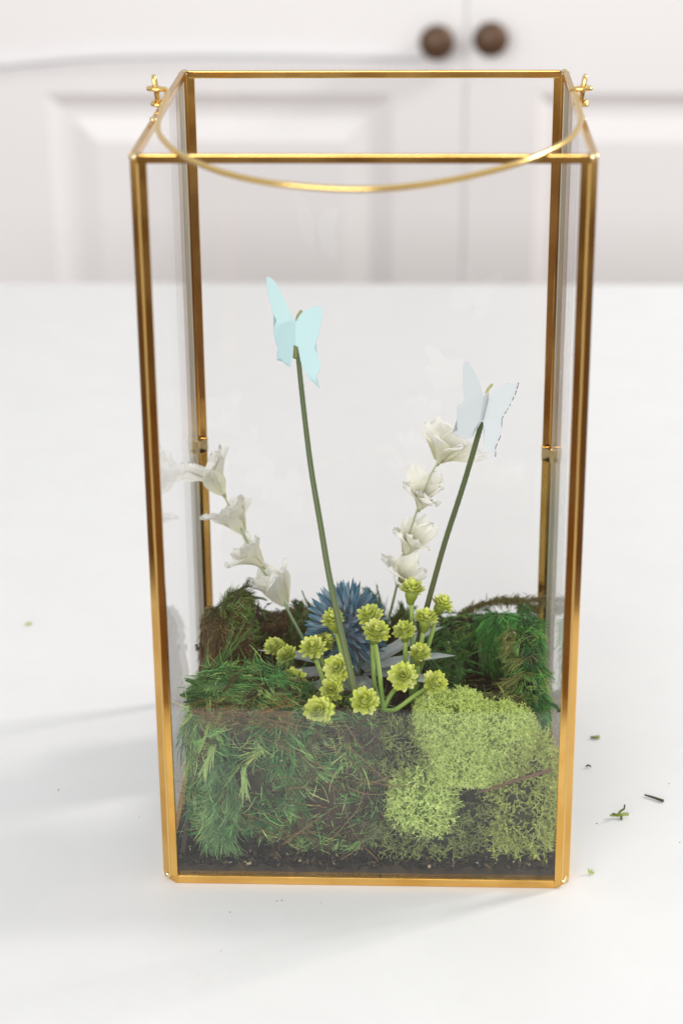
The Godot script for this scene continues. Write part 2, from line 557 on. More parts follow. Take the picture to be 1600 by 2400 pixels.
		for k in 29:
			var a := TAU * 1.15 * k / 28
			wr.append(Vector3(ex + cos(a) * 0.0021, 0.2734 + 0.0010 * k / 28.0, -0.0012 + sin(a) * 0.0021))
		wm.tube(wr, 0.0008, 0.0008, 8, Color.WHITE, Color.WHITE)
		part("wire_wrap", wm.mesh(), M.gold, eo)
		var sm := part("solder_bead", lump(Vector3(0.0013, 0.0007, 0.0014), 1.0, 0.0004, 800.0, Color.WHITE, Color.WHITE, 10, 12, Vector3(sx, 0, 3)), M.solder, t)
		sm.position = Vector3(sx * (HW - 0.0013), HT + 0.0001, 0.019)

# ---------------------------------------------------------------- soil and moss
func soil_height(x: float, z: float) -> float:
	var h := 0.006
	var inner := smoothstep(0.068, 0.030, absf(x)) * smoothstep(0.066, 0.036, z) * smoothstep(-0.074, -0.05, z)
	h += 0.026 * inner
	h += noise.get_noise_2d(x * 900.0, z * 900.0) * 0.0028 + noise.get_noise_2d(x * 3000.0, z * 3000.0) * 0.0012
	return maxf(h, 0.0028)

func build_soil() -> void:
	var mb := MB.new()
	var pts := []
	var cs := []
	var m := 80
	for i in m:
		for j in m:
			var x := lerpf(-0.0722, 0.0722, float(j) / (m - 1))
			var z := lerpf(-0.0722, 0.0722, float(i) / (m - 1))
			pts.append(Vector3(x, soil_height(x, z), z))
			var k := noise.get_noise_2d(x * 2200.0 + 50, z * 2200.0)
			cs.append(Color(0.008, 0.006, 0.004).lerp(Color(0.030, 0.020, 0.011), clampf(0.4 + k, 0, 1)))
	mb.grid(pts, m, m, cs)
	# side walls down to the base plate, so that it has a body
	for s in [-1, 1]:
		for k in m - 1:
			var a := lerpf(-0.0722, 0.0722, float(k) / (m - 1))
			var b := lerpf(-0.0722, 0.0722, float(k + 1) / (m - 1))
			var e: float = 0.0722 * s
			var col := Color(0.008, 0.006, 0.004).lerp(Color(0.040, 0.027, 0.015), clampf(0.4 + noise.get_noise_1d(a * 4000.0), 0, 1))
			mb.quad_flat(Vector3(a, 0.0022, e), Vector3(b, 0.0022, e), Vector3(b, soil_height(b, e), e), Vector3(a, soil_height(a, e), e), col)
			mb.quad_flat(Vector3(e, 0.0022, a), Vector3(e, 0.0022, b), Vector3(e, soil_height(e, b), b), Vector3(e, soil_height(e, a), a), col)
	var s := thing("potting_soil", "dark crumbly potting soil filling the bottom of the terrarium", "soil")
	s.set_meta("kind", "stuff")
	part("soil_bed", mb.mesh(), M.soil, s, "stuff")
	var cr := MB.new()
	for k in 2600:
		var x := rnd(-0.071, 0.071)
		var z := rnd(-0.071, 0.0715)
		if k % 3 == 0: z = rnd(0.060, 0.0715)
		var r := rnd(0.0003, 0.0012)
		var p := Vector3(x, soil_height(x, z) + r * 0.3, z)
		var g := rnd(0, 1)
		var col := Color(0.010, 0.007, 0.005).lerp(Color(0.13, 0.085, 0.04), g * g * g)
		if rng.randf() < 0.03: col = Color(0.42, 0.33, 0.2)
		var d := rdir()
		var q := PackedVector3Array([p - d * r, p - d * r * 0.3, p + d * r * rnd(0.4, 1.2)])
		cr.tube(q, r * 0.6, r * 0.45, 5, col, col * 0.8)
	part("soil_crumbs", cr.mesh(), M.soil, s, "stuff")

func frond(mb: MB, p: Vector3, d: Vector3, nrm: Vector3, length: float, leaf: float, count: int, ca: Color, cb: Color) -> void:
	# a mossy plume: a curved stem with fine leaflets swept forward on both sides
	var side := d.cross(nrm).normalized()
	var bend := side * rnd(-0.9, 0.9) - nrm * rnd(0.0, 0.5)
	var step := length / count
	mb.strand(p, d, bend, length, 4, 0.00022, ca, cb)
	for i in count:
		var t := float(i) / count
		p += d * step
		d = (d + bend / count).normalized()
		side = d.cross(nrm).normalized()
		var l := leaf * (1.0 - 0.55 * t) * rnd(0.7, 1.25)
		for s in [-1, 1]:
			var dir: Vector3 = (d * rnd(0.7, 1.3) + side * s * rnd(0.25, 0.75) + nrm * rnd(-0.05, 0.40)).normalized()
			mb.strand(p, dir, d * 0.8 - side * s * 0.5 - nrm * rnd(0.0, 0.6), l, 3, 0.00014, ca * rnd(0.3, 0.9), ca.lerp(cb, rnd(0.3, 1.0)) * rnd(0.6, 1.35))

func lock(mb: MB, p: Vector3, d: Vector3, nrm: Vector3, length: float, count: int, ca: Color, cb: Color) -> void:
	# a wavy lock of long fine fibres that start together and fan out
	var side := d.cross(nrm).normalized()
	var bend := side * rnd(-1.5, 1.5) - nrm * rnd(0.1, 0.7)
	for k in count:
		var a := rnd(-1, 1)
		var q := p + side * a * 0.0011 + d * rnd(-0.003, 0.003) + nrm * rnd(-0.0004, 0.0008)
		var dd := (d + side * a * 0.28 + rdir() * 0.16).normalized()
		var tone := rnd(0.35, 1.3)
		mb.strand(q, dd, bend + rdir() * 0.5 + side * a * 0.3, length * rnd(0.5, 1.15), 5, 0.00013, ca * tone, cb * tone)

func moss_cover(mb: MB, at: Vector3, half: Vector3, e: float, basis: Basis, spec: Dictionary) -> void:
	# fibres and plumes over the surface of a lump
	var count: int = spec.get("fibres", 0)
	var plumes: int = spec.get("plumes", 0)
	var locks: int = spec.get("locks", 0)
	var curls: int = spec.get("curls", 0)
	var pal: Array = spec.pal
	var flow: Vector3 = spec.get("flow", Vector3(0, -1, 0))
	var done := 0
	var tries := 0
	while done < count + plumes + locks + curls and tries < 8 * (count + plumes + locks + curls):
		tries += 1
		var d := rdir()
		if d.z < -0.5 and d.y < 0.3: continue
		var nr: Vector3 = basis * se_normal(d, half, e)
		var p: Vector3 = at + basis * se(d, half, e)
		if p.y < 0.005: continue
		if nr.z < -0.35 and nr.y < 0.2: continue
		p.x = clampf(p.x, -0.0708, 0.0708)
		p.z = clampf(p.z, -0.0708, 0.0705)
		var sw := Vector3(noise.get_noise_3dv(p * 420.0), noise.get_noise_3dv(p * 420.0 + Vector3(40, 0, 0)), noise.get_noise_3dv(p * 420.0 + Vector3(0, 40, 0)))
		var f := flow + sw * float(spec.get("swirl", 2.2)) + rdir() * float(spec.get("mess", 0.35))
		f = (f - nr * f.dot(nr))
		if f.length() < 0.01: continue
		f = f.normalized()
		var pick := clampf(0.5 + noise.get_noise_3dv(p * 330.0 + Vector3(9, 9, 9)) * 1.3 + rnd(-0.28, 0.28), 0, 0.999)
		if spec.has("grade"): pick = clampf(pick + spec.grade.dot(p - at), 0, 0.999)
		var k := pick * (pal.size() - 1)
		var col: Color = pal[int(k)].lerp(pal[int(k) + 1], k - int(k))
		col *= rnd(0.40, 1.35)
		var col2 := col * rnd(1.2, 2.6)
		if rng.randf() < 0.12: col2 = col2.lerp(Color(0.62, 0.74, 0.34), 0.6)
		col2.a = 1.0
		if done < plumes:
			frond(mb, p + nr * 0.0006, (f + nr * 0.18).normalized(), nr, rnd(0.008, 0.020) * float(spec.get("plume_len", 1.0)), rnd(0.0025, 0.0050), int(spec.get("leaflets", 22)), col, col2)
		elif done < plumes + locks:
			lock(mb, p + nr * 0.0004, (f + nr * 0.15).normalized(), nr, rnd(0.005, 0.011), 30, col * 0.4, col2 * 1.1)
		elif done < plumes + locks + curls:
			mb.strand(p + nr * rnd(0.0, 0.0012), (f + rdir() * 0.8).normalized(), rdir() * 3.2, rnd(0.006, 0.014), 8, rnd(0.00013, 0.0002), col, col2)
		else:
			var lift: float = spec.get("lift", 0.35)
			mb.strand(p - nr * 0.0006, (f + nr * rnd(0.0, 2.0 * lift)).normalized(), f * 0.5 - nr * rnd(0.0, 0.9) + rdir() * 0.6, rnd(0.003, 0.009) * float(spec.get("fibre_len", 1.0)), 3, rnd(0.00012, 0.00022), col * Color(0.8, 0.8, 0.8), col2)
		done += 1

func lichen(mb: MB, at: Vector3, half: Vector3, e: float, count: int, unit: float, w: float, ca: Color, cb: Color, shell := 0.62) -> void:
	# reindeer moss: a net of short forking branches
	for k in count:
		var d := rdir()
		if d.z < -0.45 and d.y < 0.2: continue
		var nr := se_normal(d, half, e)
		var big := 1.0 + 0.10 * noise.get_noise_3dv((at + se(d, half, e)) * 300.0) + 0.24 * noise.get_noise_3dv((at + se(d, half, e)) * 120.0)
		var s := rnd(shell, 0.93)
		var p := at + se(d, half, e) * s * big
		# leave small holes
		if noise.get_noise_3dv(p * 1100.0) > 0.24: continue
		var tone := clampf(0.5 + noise.get_noise_3dv(p * 500.0) + rnd(-0.3, 0.3), 0, 1)
		var c0 := ca.lerp(cb, tone * 0.7)
		var c1 := ca.lerp(cb, clampf(tone + 0.35, 0, 1))
		var dir := (nr * 0.9 + rdir() * 0.9).normalized()
		p.z = minf(p.z, 0.0705)
		var q := mb.strand(p, dir, rdir() * 0.8, unit * rnd(0.7, 1.3), 2, w, c0, c0)
		for j in 2:
			var d2 := (dir + rdir() * 0.95).normalized()
			var l2 := unit * rnd(0.5, 1.0)
			if q.z + d2.z * l2 > 0.0708: d2.z = -absf(d2.z) * 0.3; d2 = d2.normalized()
			var q2 := mb.strand(q, d2, rdir() * 1.1, l2, 2, w * 0.85, c0, c1)
			for i in 2:
				var d3 := (d2 + rdir() * 1.0).normalized()
				var l3 := unit * rnd(0.35, 0.7)
				if q2.z + d3.z * l3 > 0.0712: d3.z = -absf(d3.z) * 0.3; d3 = d3.normalized()
				mb.strand(q2, d3, rdir() * 1.2, l3, 2, w * 0.7, c1, c1)

func clump(t: Node3D, at: Vector3, half: Vector3, e: float, basis: Basis, ca: Color, cb: Color, rough := 0.0025) -> void:
	var o := part("clump", lump(half * 0.93, e, rough, 140.0, ca, cb, 36, 52, at), M.soil, t)
	o.transform = Transform3D(basis, at - t.position)

func cover_part(t: Node3D, mb: MB, called := "fibres") -> void:
	var o := part(called, mb.mesh(), M.moss, t, "stuff")
	o.position = -t.position

func build_moss() -> void:
	var G := [Color(0.06, 0.036, 0.018), Color(0.11, 0.085, 0.03), Color(0.055, 0.14, 0.035), Color(0.075, 0.26, 0.07), Color(0.21, 0.46, 0.12), Color(0.46, 0.62, 0.18)]
	var BR := [Color(0.05, 0.025, 0.010), Color(0.085, 0.045, 0.014), Color(0.10, 0.065, 0.015), Color(0.11, 0.09, 0.02), Color(0.09, 0.15, 0.03), Color(0.16, 0.22, 0.05)]
	var DK := [Color(0.014, 0.05, 0.012), Color(0.03, 0.15, 0.025), Color(0.035, 0.20, 0.03), Color(0.065, 0.29, 0.045), Color(0.24, 0.34, 0.06)]
	# the big sheet of feathery moss against the front pane
	var at := Vector3(-0.0450, 0.0395, 0.0450)
	var half := Vector3(0.0210, 0.0290, 0.0205)
	var at2 := Vector3(-0.0130, 0.0290, 0.0440)
	var half2 := Vector3(0.0185, 0.0285, 0.0190)
	var t := thing("sheet_moss", "shaggy deep green and brown sheet moss pressed against the front glass", "moss", Vector3(-0.030, 0.003, 0.0375))
	clump(t, at, half, 0.5, Basis(), Color(0.012, 0.016, 0.006), Color(0.04, 0.03, 0.012), 0.003)
	clump(t, at2, half2, 0.5, Basis(), Color(0.014, 0.010, 0.006), Color(0.055, 0.035, 0.018), 0.003)
	var mb := MB.new()
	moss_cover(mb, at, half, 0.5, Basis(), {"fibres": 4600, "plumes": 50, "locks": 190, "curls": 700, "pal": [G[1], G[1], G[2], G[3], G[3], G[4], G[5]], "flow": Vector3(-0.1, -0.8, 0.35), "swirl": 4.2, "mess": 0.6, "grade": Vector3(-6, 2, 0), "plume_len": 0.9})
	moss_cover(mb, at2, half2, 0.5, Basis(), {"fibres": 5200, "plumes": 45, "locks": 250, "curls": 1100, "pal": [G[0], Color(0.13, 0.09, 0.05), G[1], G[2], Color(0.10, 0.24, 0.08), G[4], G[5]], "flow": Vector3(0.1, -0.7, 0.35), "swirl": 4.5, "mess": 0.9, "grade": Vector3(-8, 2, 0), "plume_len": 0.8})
	# a long feathery lock hanging down at its side and a swept crest on top
	for k in 26:
		var h := rnd(0.016, 0.050)
		lock(mb, Vector3(-0.0525 + rnd(-0.0055, 0.0055), h, 0.0672), Vector3(rnd(-0.35, 0.2) - 0.25 * (0.05 - h) / 0.03, -1, 0.0).normalized(), Vector3(0, 0, 1), rnd(0.008, 0.014), 40, Color(0.03, 0.13, 0.035) * rnd(0.5, 1.2), Color(0.40, 0.68, 0.26) * rnd(0.6, 1.2))
	for k in 24:
		lock(mb, Vector3(rnd(-0.066, -0.048), rnd(0.065, 0.069), rnd(0.032, 0.060)), Vector3(1, rnd(-0.2, 0.15), rnd(-0.4, 0.3)).normalized(), Vector3(0, 1, 0), rnd(0.009, 0.018), 34, Color(0.05, 0.16, 0.04) * rnd(0.5, 1.2), Color(0.28, 0.50, 0.14) * rnd(0.5, 1.25))
	for k in 8:
		frond(mb, Vector3(rnd(-0.066, -0.052), rnd(0.064, 0.069), rnd(0.028, 0.062)), Vector3(1, rnd(-0.15, 0.25), rnd(-0.3, 0.3)).normalized(), Vector3(0, 1, 0), rnd(0.014, 0.026), 0.0045, 26, Color(0.06, 0.22, 0.06), Color(0.22, 0.46, 0.12))
	# brown under-fibres along the front rim
	for k in 260:
		mb.strand(Vector3(rnd(-0.066, -0.030), rnd(0.0625, 0.0680), rnd(0.056, 0.0675)), Vector3(rnd(0.2, 1.0), rnd(-0.5, 0.2), rnd(-0.2, 0.2)).normalized(), rdir() * 0.7, rnd(0.005, 0.012), 4, 0.00016, Color(0.16, 0.075, 0.02) * rnd(0.5, 1.1), Color(0.34, 0.24, 0.07) * rnd(0.6, 1.2))
	# crumbly brown cork where the sheet is torn
	for k in 500:
		var p := Vector3(rnd(-0.012, 0.0055), rnd(0.030, 0.0575), rnd(0.0585, 0.0640))
		if p.x + p.y * 0.45 < 0.012: continue
		var dd := rdir() * rnd(0.0004, 0.0011)
		mb.tube(PackedVector3Array([p - dd, p, p + dd]), 0.0005, 0.0003, 5, Color(0.07, 0.045, 0.035) * rnd(0.4, 1.2), Color(0.12, 0.08, 0.06) * rnd(0.4, 1.2))
	# root threads
	for k in 26:
		mb.strand(Vector3(rnd(-0.035, 0.004), rnd(0.010, 0.055), rnd(0.066, 0.069)), Vector3(rnd(-1, 1), rnd(-0.6, 0.6), 0).normalized(), Vector3(rnd(-1, 1), rnd(-1, 1), 0), rnd(0.012, 0.032), 8, 0.00022, Color(0.20, 0.12, 0.05), Color(0.30, 0.21, 0.10))
	# two short pale green tips
	for q in [[Vector3(-0.0445, 0.047, 0.069), Vector3(0.05, -1, 0.0)], [Vector3(-0.0545, 0.056, 0.0685), Vector3(-0.35, -1, 0.0)]]:
		for k in 46:
			mb.strand(q[0] + q[1] * rnd(0, 0.011) + Vector3(rnd(-0.001, 0.001), 0, 0), (q[1] + rdir() * 0.35).normalized(), Vector3(0, -0.3, 0), rnd(0.004, 0.007), 3, 0.0003, Color(0.20, 0.36, 0.10), Color(0.46, 0.58, 0.22))
	cover_part(t, mb)
	# upright slab behind it
	t = thing("moss_slab", "upright brown and olive slab of moss leaning in the corner behind the sheet moss", "moss", Vector3(-0.059, 0.010, -0.020))
	mb = MB.new()
	var bs := Basis(Vector3.UP, 0.35) * Basis(Vector3.BACK, -0.10)
	clump(t, Vector3(-0.0600, 0.040, -0.018), Vector3(0.0085, 0.026, 0.016), 0.55, bs, Color(0.035, 0.02, 0.008), Color(0.10, 0.06, 0.018), 0.003)
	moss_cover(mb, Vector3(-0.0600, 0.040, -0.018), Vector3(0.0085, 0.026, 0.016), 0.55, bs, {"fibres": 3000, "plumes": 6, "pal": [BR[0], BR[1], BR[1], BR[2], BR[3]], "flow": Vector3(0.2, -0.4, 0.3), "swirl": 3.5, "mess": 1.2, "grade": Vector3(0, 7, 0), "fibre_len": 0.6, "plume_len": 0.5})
	clump(t, Vector3(-0.0540, 0.060, -0.022), Vector3(0.0065, 0.013, 0.010), 0.8, Basis(), Color(0.05, 0.05, 0.012), Color(0.12, 0.10, 0.02), 0.002)
	moss_cover(mb, Vector3(-0.0540, 0.060, -0.022), Vector3(0.0065, 0.013, 0.010), 0.8, Basis(), {"fibres": 1500, "plumes": 14, "pal": [BR[1], BR[2], BR[4], Color(0.10, 0.22, 0.035), Color(0.18, 0.30, 0.06)], "flow": Vector3(0.8, 0.2, 0.3), "swirl": 1.5, "fibre_len": 0.9, "plume_len": 0.6})
	cover_part(t, mb)
	# chunk at the back
	# bright feather stems rising in front of the slab
	t = thing("feather_moss", "bright green feathery moss stems slanting up in front of the brown moss slab", "moss", Vector3(-0.064, 0.040, 0.012))
	mb = MB.new()
	for q in [[Vector3(-0.0645, 0.048, 0.014), Vector3(0.55, 1.0, -0.25), 0.034], [Vector3(-0.0630, 0.050, 0.010), Vector3(0.62, 0.95, -0.2), 0.030], [Vector3(-0.0655, 0.050, 0.016), Vector3(0.35, 1.0, -0.2), 0.018]]:
		for k in 2:
			frond(mb, q[0] + rdir() * 0.0007, (q[1].normalized() + rdir() * 0.08).normalized(), Vector3(0, 0.3, 1).normalized(), q[2] * rnd(0.8, 1.0), 0.0022, 30, Color(0.07, 0.20, 0.04), Color(0.26, 0.44, 0.11))
	cover_part(t, mb)
	t = thing("moss_chunk", "small brown mossy chunk at the back beside the thistle", "moss", Vector3(-0.0385, 0.020, -0.046))
	mb = MB.new()
	clump(t, Vector3(-0.0385, 0.038, -0.046), Vector3(0.0150, 0.0150, 0.010), 0.7, Basis(Vector3.BACK, 0.2), Color(0.03, 0.018, 0.008), Color(0.11, 0.065, 0.022), 0.0035)
	moss_cover(mb, Vector3(-0.0385, 0.038, -0.046), Vector3(0.0150, 0.0150, 0.010), 0.7, Basis(), {"fibres": 1900, "plumes": 4, "pal": [BR[0], BR[1], BR[2], BR[3]], "swirl": 3.0, "mess": 1.2, "fibre_len": 0.5, "plume_len": 0.5})
	cover_part(t, mb)
	# dark curly lichen twig standing on it
	mb = MB.new()
	for k in 9:
		var q := mb.strand(Vector3(-0.0440 + rnd(-0.002, 0.002), 0.050, -0.044), Vector3(rnd(-0.7, 0.5), 1, 0.1).normalized(), rdir() * 1.4, rnd(0.006, 0.012), 6, 0.00035, Color(0.05, 0.045, 0.03), Color(0.10, 0.10, 0.07))
		mb.strand(q, rdir(), rdir() * 2.0, 0.004, 5, 0.0003, Color(0.06, 0.06, 0.04), Color(0.2, 0.2, 0.15))
	tag(part("curly_lichen", mb.mesh(), M.moss, self, "stuff"), "tiny dark curly lichen sprig on top of the brown mossy chunk", "lichen", "", "stuff")
	# green tufts behind the thistle
	for q in [[Vector3(-0.0285, 0.050, -0.040), 0.0075, "wispy green moss tuft behind the base of the drooping white flowers"], [Vector3(-0.002, 0.054, -0.042), 0.0085, "green moss tuft peeping over the blue thistle"], [Vector3(0.0125, 0.049, -0.038), 0.008, "olive moss tuft between the thistle and the upright white flowers"]]:
		t = thing("moss_tuft", q[2], "moss", q[0] - Vector3(0, 0.03, 0), "moss tufts at the back")
		mb = MB.new()
		clump(t, q[0] - Vector3(0, 0.012, 0), Vector3(q[1], 0.020, q[1]), 0.9, Basis(), Color(0.03, 0.05, 0.012), Color(0.09, 0.08, 0.02), 0.002)
		moss_cover(mb, q[0] - Vector3(0, 0.012, 0), Vector3(q[1], 0.020, q[1]), 0.9, Basis(), {"fibres": 700, "plumes": 26, "pal": [BR[3], Color(0.06, 0.15, 0.03), Color(0.12, 0.26, 0.05)], "flow": Vector3(0, 1.2, 0.2), "swirl": 1.4, "plume_len": 0.55})
		cover_part(t, mb)
	# folded dark green mat
	t = thing("moss_mat", "folded dark green moss mat with a hollow, above the lime reindeer moss", "moss", Vector3(0.047, 0.010, -0.01))
	mb = MB.new()
	var set_ := [[Vector3(0.0620, 0.0340, -0.008), Vector3(0.0066, 0.0225, 0.046), 0.6, Vector3(0.3, -0.7, 0.5), 2600, 70], [Vector3(0.0440, 0.0330, -0.052), Vector3(0.0220, 0.0165, 0.011), 0.7, Vector3(-0.3, -0.5, 0.8), 1700, 40], [Vector3(0.0420, 0.0160, -0.010), Vector3(0.0210, 0.0150, 0.040), 0.6, Vector3(0.3, -0.4, 0.8), 2200, 6], [Vector3(0.0455, 0.0410, 0.0300), Vector3(0.0190, 0.0135, 0.0085), 0.7, Vector3(0.5, -0.5, 0.7), 1800, 8], [Vector3(0.0270, 0.0350, -0.020), Vector3(0.0085, 0.0130, 0.0200), 0.8, Vector3(0.8, -0.3, 0.3), 1500, 40]]
	for k in 5:
		var s: Array = set_[k]
		clump(t, s[0], s[1], s[2], Basis(), Color(0.005, 0.007, 0.003), Color(0.014, 0.014, 0.006), 0.003)
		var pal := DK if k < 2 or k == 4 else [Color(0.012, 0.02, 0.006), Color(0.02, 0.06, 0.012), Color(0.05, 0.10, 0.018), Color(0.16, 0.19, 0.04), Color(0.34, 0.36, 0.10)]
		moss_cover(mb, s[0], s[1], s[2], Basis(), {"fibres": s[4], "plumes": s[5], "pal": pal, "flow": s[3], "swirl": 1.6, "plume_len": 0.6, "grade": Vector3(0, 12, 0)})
	# sparse light curls over its hollow
	for k in 420:
		var z := rnd(0.021, 0.037)
		var q := Vector3(rnd(0.028, 0.063), 0.0515 + rnd(-0.004, 0.003) - 0.006 * absf(z - 0.030) / 0.008, z)
		mb.strand(q, (Vector3(rnd(-0.4, 1.0), rnd(0.2, 0.9), rnd(-0.3, 0.9))).normalized(), Vector3(rnd(-1, 1), -1.2, rnd(-1, 1)) * 1.4, rnd(0.004, 0.010), 6, 0.00026, Color(0.10, 0.13, 0.02), Color(0.42, 0.46, 0.13) * rnd(0.5, 1.2))
	for k in 30:
		lock(mb, Vector3(rnd(0.056, 0.062), rnd(0.050, 0.0575), rnd(-0.04, 0.032)), Vector3(rnd(-1.0, -0.2), rnd(-0.6, 0.2), rnd(0.0, 0.8)).normalized(), Vector3(0, 1, 0), rnd(0.005, 0.009), 22, Color(0.14, 0.16, 0.03), Color(0.46, 0.50, 0.14))
	for k in 46:
		lock(mb, Vector3(rnd(0.060, 0.067), rnd(0.052, 0.058), rnd(-0.05, 0.036)), Vector3(rnd(0.1, 0.6), -1, rnd(0.0, 0.6)).normalized(), Vector3(0.2, 0.3, 1).normalized(), rnd(0.004, 0.008), 30, Color(0.015, 0.08, 0.018), Color(0.10, 0.40, 0.07))
	# the lip of the mat that stands up at the back
	clump(t, Vector3(0.0530, 0.0470, -0.036), Vector3(0.0085, 0.0120, 0.005), 0.7, Basis(Vector3.UP, -0.2), Color(0.015, 0.04, 0.01), Color(0.03, 0.10, 0.015), 0.002)
	moss_cover(mb, Vector3(0.0530, 0.0470, -0.036), Vector3(0.0085, 0.0120, 0.005), 0.7, Basis(Vector3.UP, -0.2), {"fibres": 1500, "plumes": 40, "pal": [DK[1], DK[2], DK[3], Color(0.11, 0.38, 0.065)], "flow": Vector3(0, -1, 0.3), "swirl": 0.6, "plume_len": 0.6, "lift": 0.2})
	for k in 26:
		frond(mb, Vector3(rnd(0.020, 0.034), rnd(0.044, 0.049), rnd(-0.035, 0.012)), Vector3(rnd(-0.3, 1), rnd(0.0, 0.5), rnd(-0.2, 0.9)).normalized(), Vector3(0, 1, 0), rnd(0.008, 0.016), 0.004, 20, Color(0.03, 0.13, 0.025), Color(0.09, 0.26, 0.05))
	cover_part(t, mb)
	# reindeer moss cushions
	var LA := Color(0.36, 0.52, 0.08)
	var LB := Color(0.80, 0.93, 0.32)
	var OA := Color(0.15, 0.18, 0.045)
	var OB := Color(0.46, 0.53, 0.17)
	var cushions := [
		["large lime green cushion of reindeer moss below the dark green mat", Vector3(0.0392, 0.0505, 0.0485), Vector3(0.0232, 0.0150, 0.0190), 0.78, 6200, 0.00135, 0.00019, LA * Color(1.1, 1.1, 1.1), LB, 0.80],
		["small lime green reindeer moss ball with open holes against the front glass", Vector3(0.0210, 0.0285, 0.0590), Vector3(0.0115, 0.0125, 0.0105), 0.85, 1150, 0.0027, 0.00030, LA, LB * Color(0.95, 0.98, 0.95), 0.72],
		["olive reindeer moss under the fork of the green flower stem", Vector3(0.0120, 0.0420, 0.0530), Vector3(0.0120, 0.0130, 0.0110), 0.85, 480, 0.0030, 0.00025, OA * Color(0.7, 0.7, 0.7), OB * Color(0.75, 0.78, 0.7), 0.6],
		["dull olive reindeer moss along the bottom of the front glass", Vector3(0.0250, 0.0135, 0.0580), Vector3(0.0220, 0.0100, 0.0110), 0.8, 700, 0.0030, 0.00025, OA * Color(0.7, 0.7, 0.7), OB * Color(0.7, 0.75, 0.7), 0.6],
		["yellowish reindeer moss packed into the corner beside the brown twig", Vector3(0.0580, 0.0290, 0.0570), Vector3(0.0120, 0.0270, 0.0130), 0.7, 1400, 0.0027, 0.00027, OA * Color(1.2, 1.2, 1.0), OB * Color(1.2, 1.2, 1.0), 0.66],
		["sparse olive reindeer moss under the brown twig", Vector3(0.0420, 0.0225, 0.0540), Vector3(0.0130, 0.0140, 0.0110), 0.8, 260, 0.0032, 0.00025, OA * Color(0.6, 0.6, 0.6), OB * Color(0.6, 0.62, 0.6), 0.6]]
	var lobes := [[Vector3(0.0318, 0.0515, 0.0460), Vector3(0.0150, 0.0118, 0.0160)], [Vector3(0.0460, 0.0480, 0.0500), Vector3(0.0165, 0.0125, 0.0170)], [Vector3(0.0370, 0.0440, 0.0560), Vector3(0.0150, 0.0100, 0.0110)]]
	for s in cushions:
		t = thing("reindeer_moss", s[0], "moss", s[1] - Vector3(0, s[2].y, 0), "reindeer moss cushions")
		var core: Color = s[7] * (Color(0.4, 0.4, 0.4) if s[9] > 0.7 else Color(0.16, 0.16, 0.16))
		var lime: bool = s[9] > 0.7
		mb = MB.new()
		for l in (lobes if s[4] > 5000 else [[s[1], s[2]]]):
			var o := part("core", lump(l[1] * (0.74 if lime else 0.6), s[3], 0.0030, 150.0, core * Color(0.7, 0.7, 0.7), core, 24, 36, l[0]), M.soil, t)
			o.position = l[0] - t.position
			lichen(mb, l[0], l[1], s[3], 4300 if s[4] > 5000 else s[4], s[5], s[6], s[7], s[8], s[9])
		cover_part(t, mb, "branchlets")

# ---------------------------------------------------------------- twigs and scraps
func twig(called: String, label: String, pts: Array, r0: float, r1: float, col: Color) -> void:
	var mb := MB.new()
	var s := spline(pts, 5)
	for k in range(1, s.size() - 1): s[k] += rdir() * r0 * 0.25
	mb.tube(s, r0, r1, 7, col, col * 1.25)
	tag(part(called, mb.mesh(), M.bark, self), label, "twig")

func build_twigs() -> void:
	twig("brown_twig", "thin brown twig lying across the reindeer moss behind the front glass", [Vector3(0.0405, 0.0372, 0.0700), Vector3(0.0480, 0.0400, 0.0706), Vector3(0.0560, 0.0432, 0.0703), Vector3(0.0672, 0.0472, 0.0704)], 0.00045, 0.00065, Color(0.11, 0.06, 0.035))
	twig("dark_stick", "dark stick leaning in the soil corner beside the sheet moss", [Vector3(-0.0645, 0.0400, 0.036), Vector3(-0.0655, 0.0270, 0.046), Vector3(-0.0672, 0.0150, 0.058), Vector3(-0.0686, 0.0060, 0.068)], 0.0007, 0.0010, Color(0.06, 0.045, 0.035))
	# mossy twig at the back corner
	var t := thing("mossy_twig", "olive mossy twig poking out behind the folded green mat", "twig", Vector3(0.05, 0.05, -0.062))
	var mb := MB.new()
	var line := spline([Vector3(0.028, 0.0395, -0.058), Vector3(0.038, 0.0480, -0.061), Vector3(0.050, 0.0520, -0.063), Vector3(0.060, 0.0515, -0.065), Vector3(0.0712, 0.0515, -0.066)], 6)
	mb.tube(line, 0.0008, 0.0008, 6, Color(0.08, 0.06, 0.02), Color(0.14, 0.11, 0.04))
	mb.tube(spline([Vector3(0.060, 0.0515, -0.065), Vector3(0.064, 0.0485, -0.064), Vector3(0.069, 0.0465, -0.063)], 5), 0.0006, 0.0004, 6, Color(0.08, 0.06, 0.02), Color(0.14, 0.11, 0.04))
	var st := part("stem", mb.mesh(), M.bark, t)
	st.position = -t.position
	mb = MB.new()
	for k in 1000:
		var p: Vector3 = line[rng.randi() % line.size()] + rdir() * 0.0015
		if k % 4 == 0: p = Vector3(rnd(0.060, 0.070), 0, -0.064) + Vector3(0, lerpf(0.0500, 0.0468, rnd(0, 1)), 0)
		mb.strand(p, (rdir() + Vector3(0.6, -0.3, 0.2)).normalized(), rdir(), rnd(0.0015, 0.004), 2, 0.00022, Color(0.10, 0.09, 0.02), Color(0.24, 0.22, 0.06))
	cover_part(t, mb)

func scrap(called: String, label: String, category: String, build: Array, mm: Material) -> void:
	var mb := MB.new()
	for s in build: mb.tube(spline(s[0], 3), s[1], s[2], 6, s[3], s[4])
	tag(part(called, mb.mesh(), mm, self), label, category)

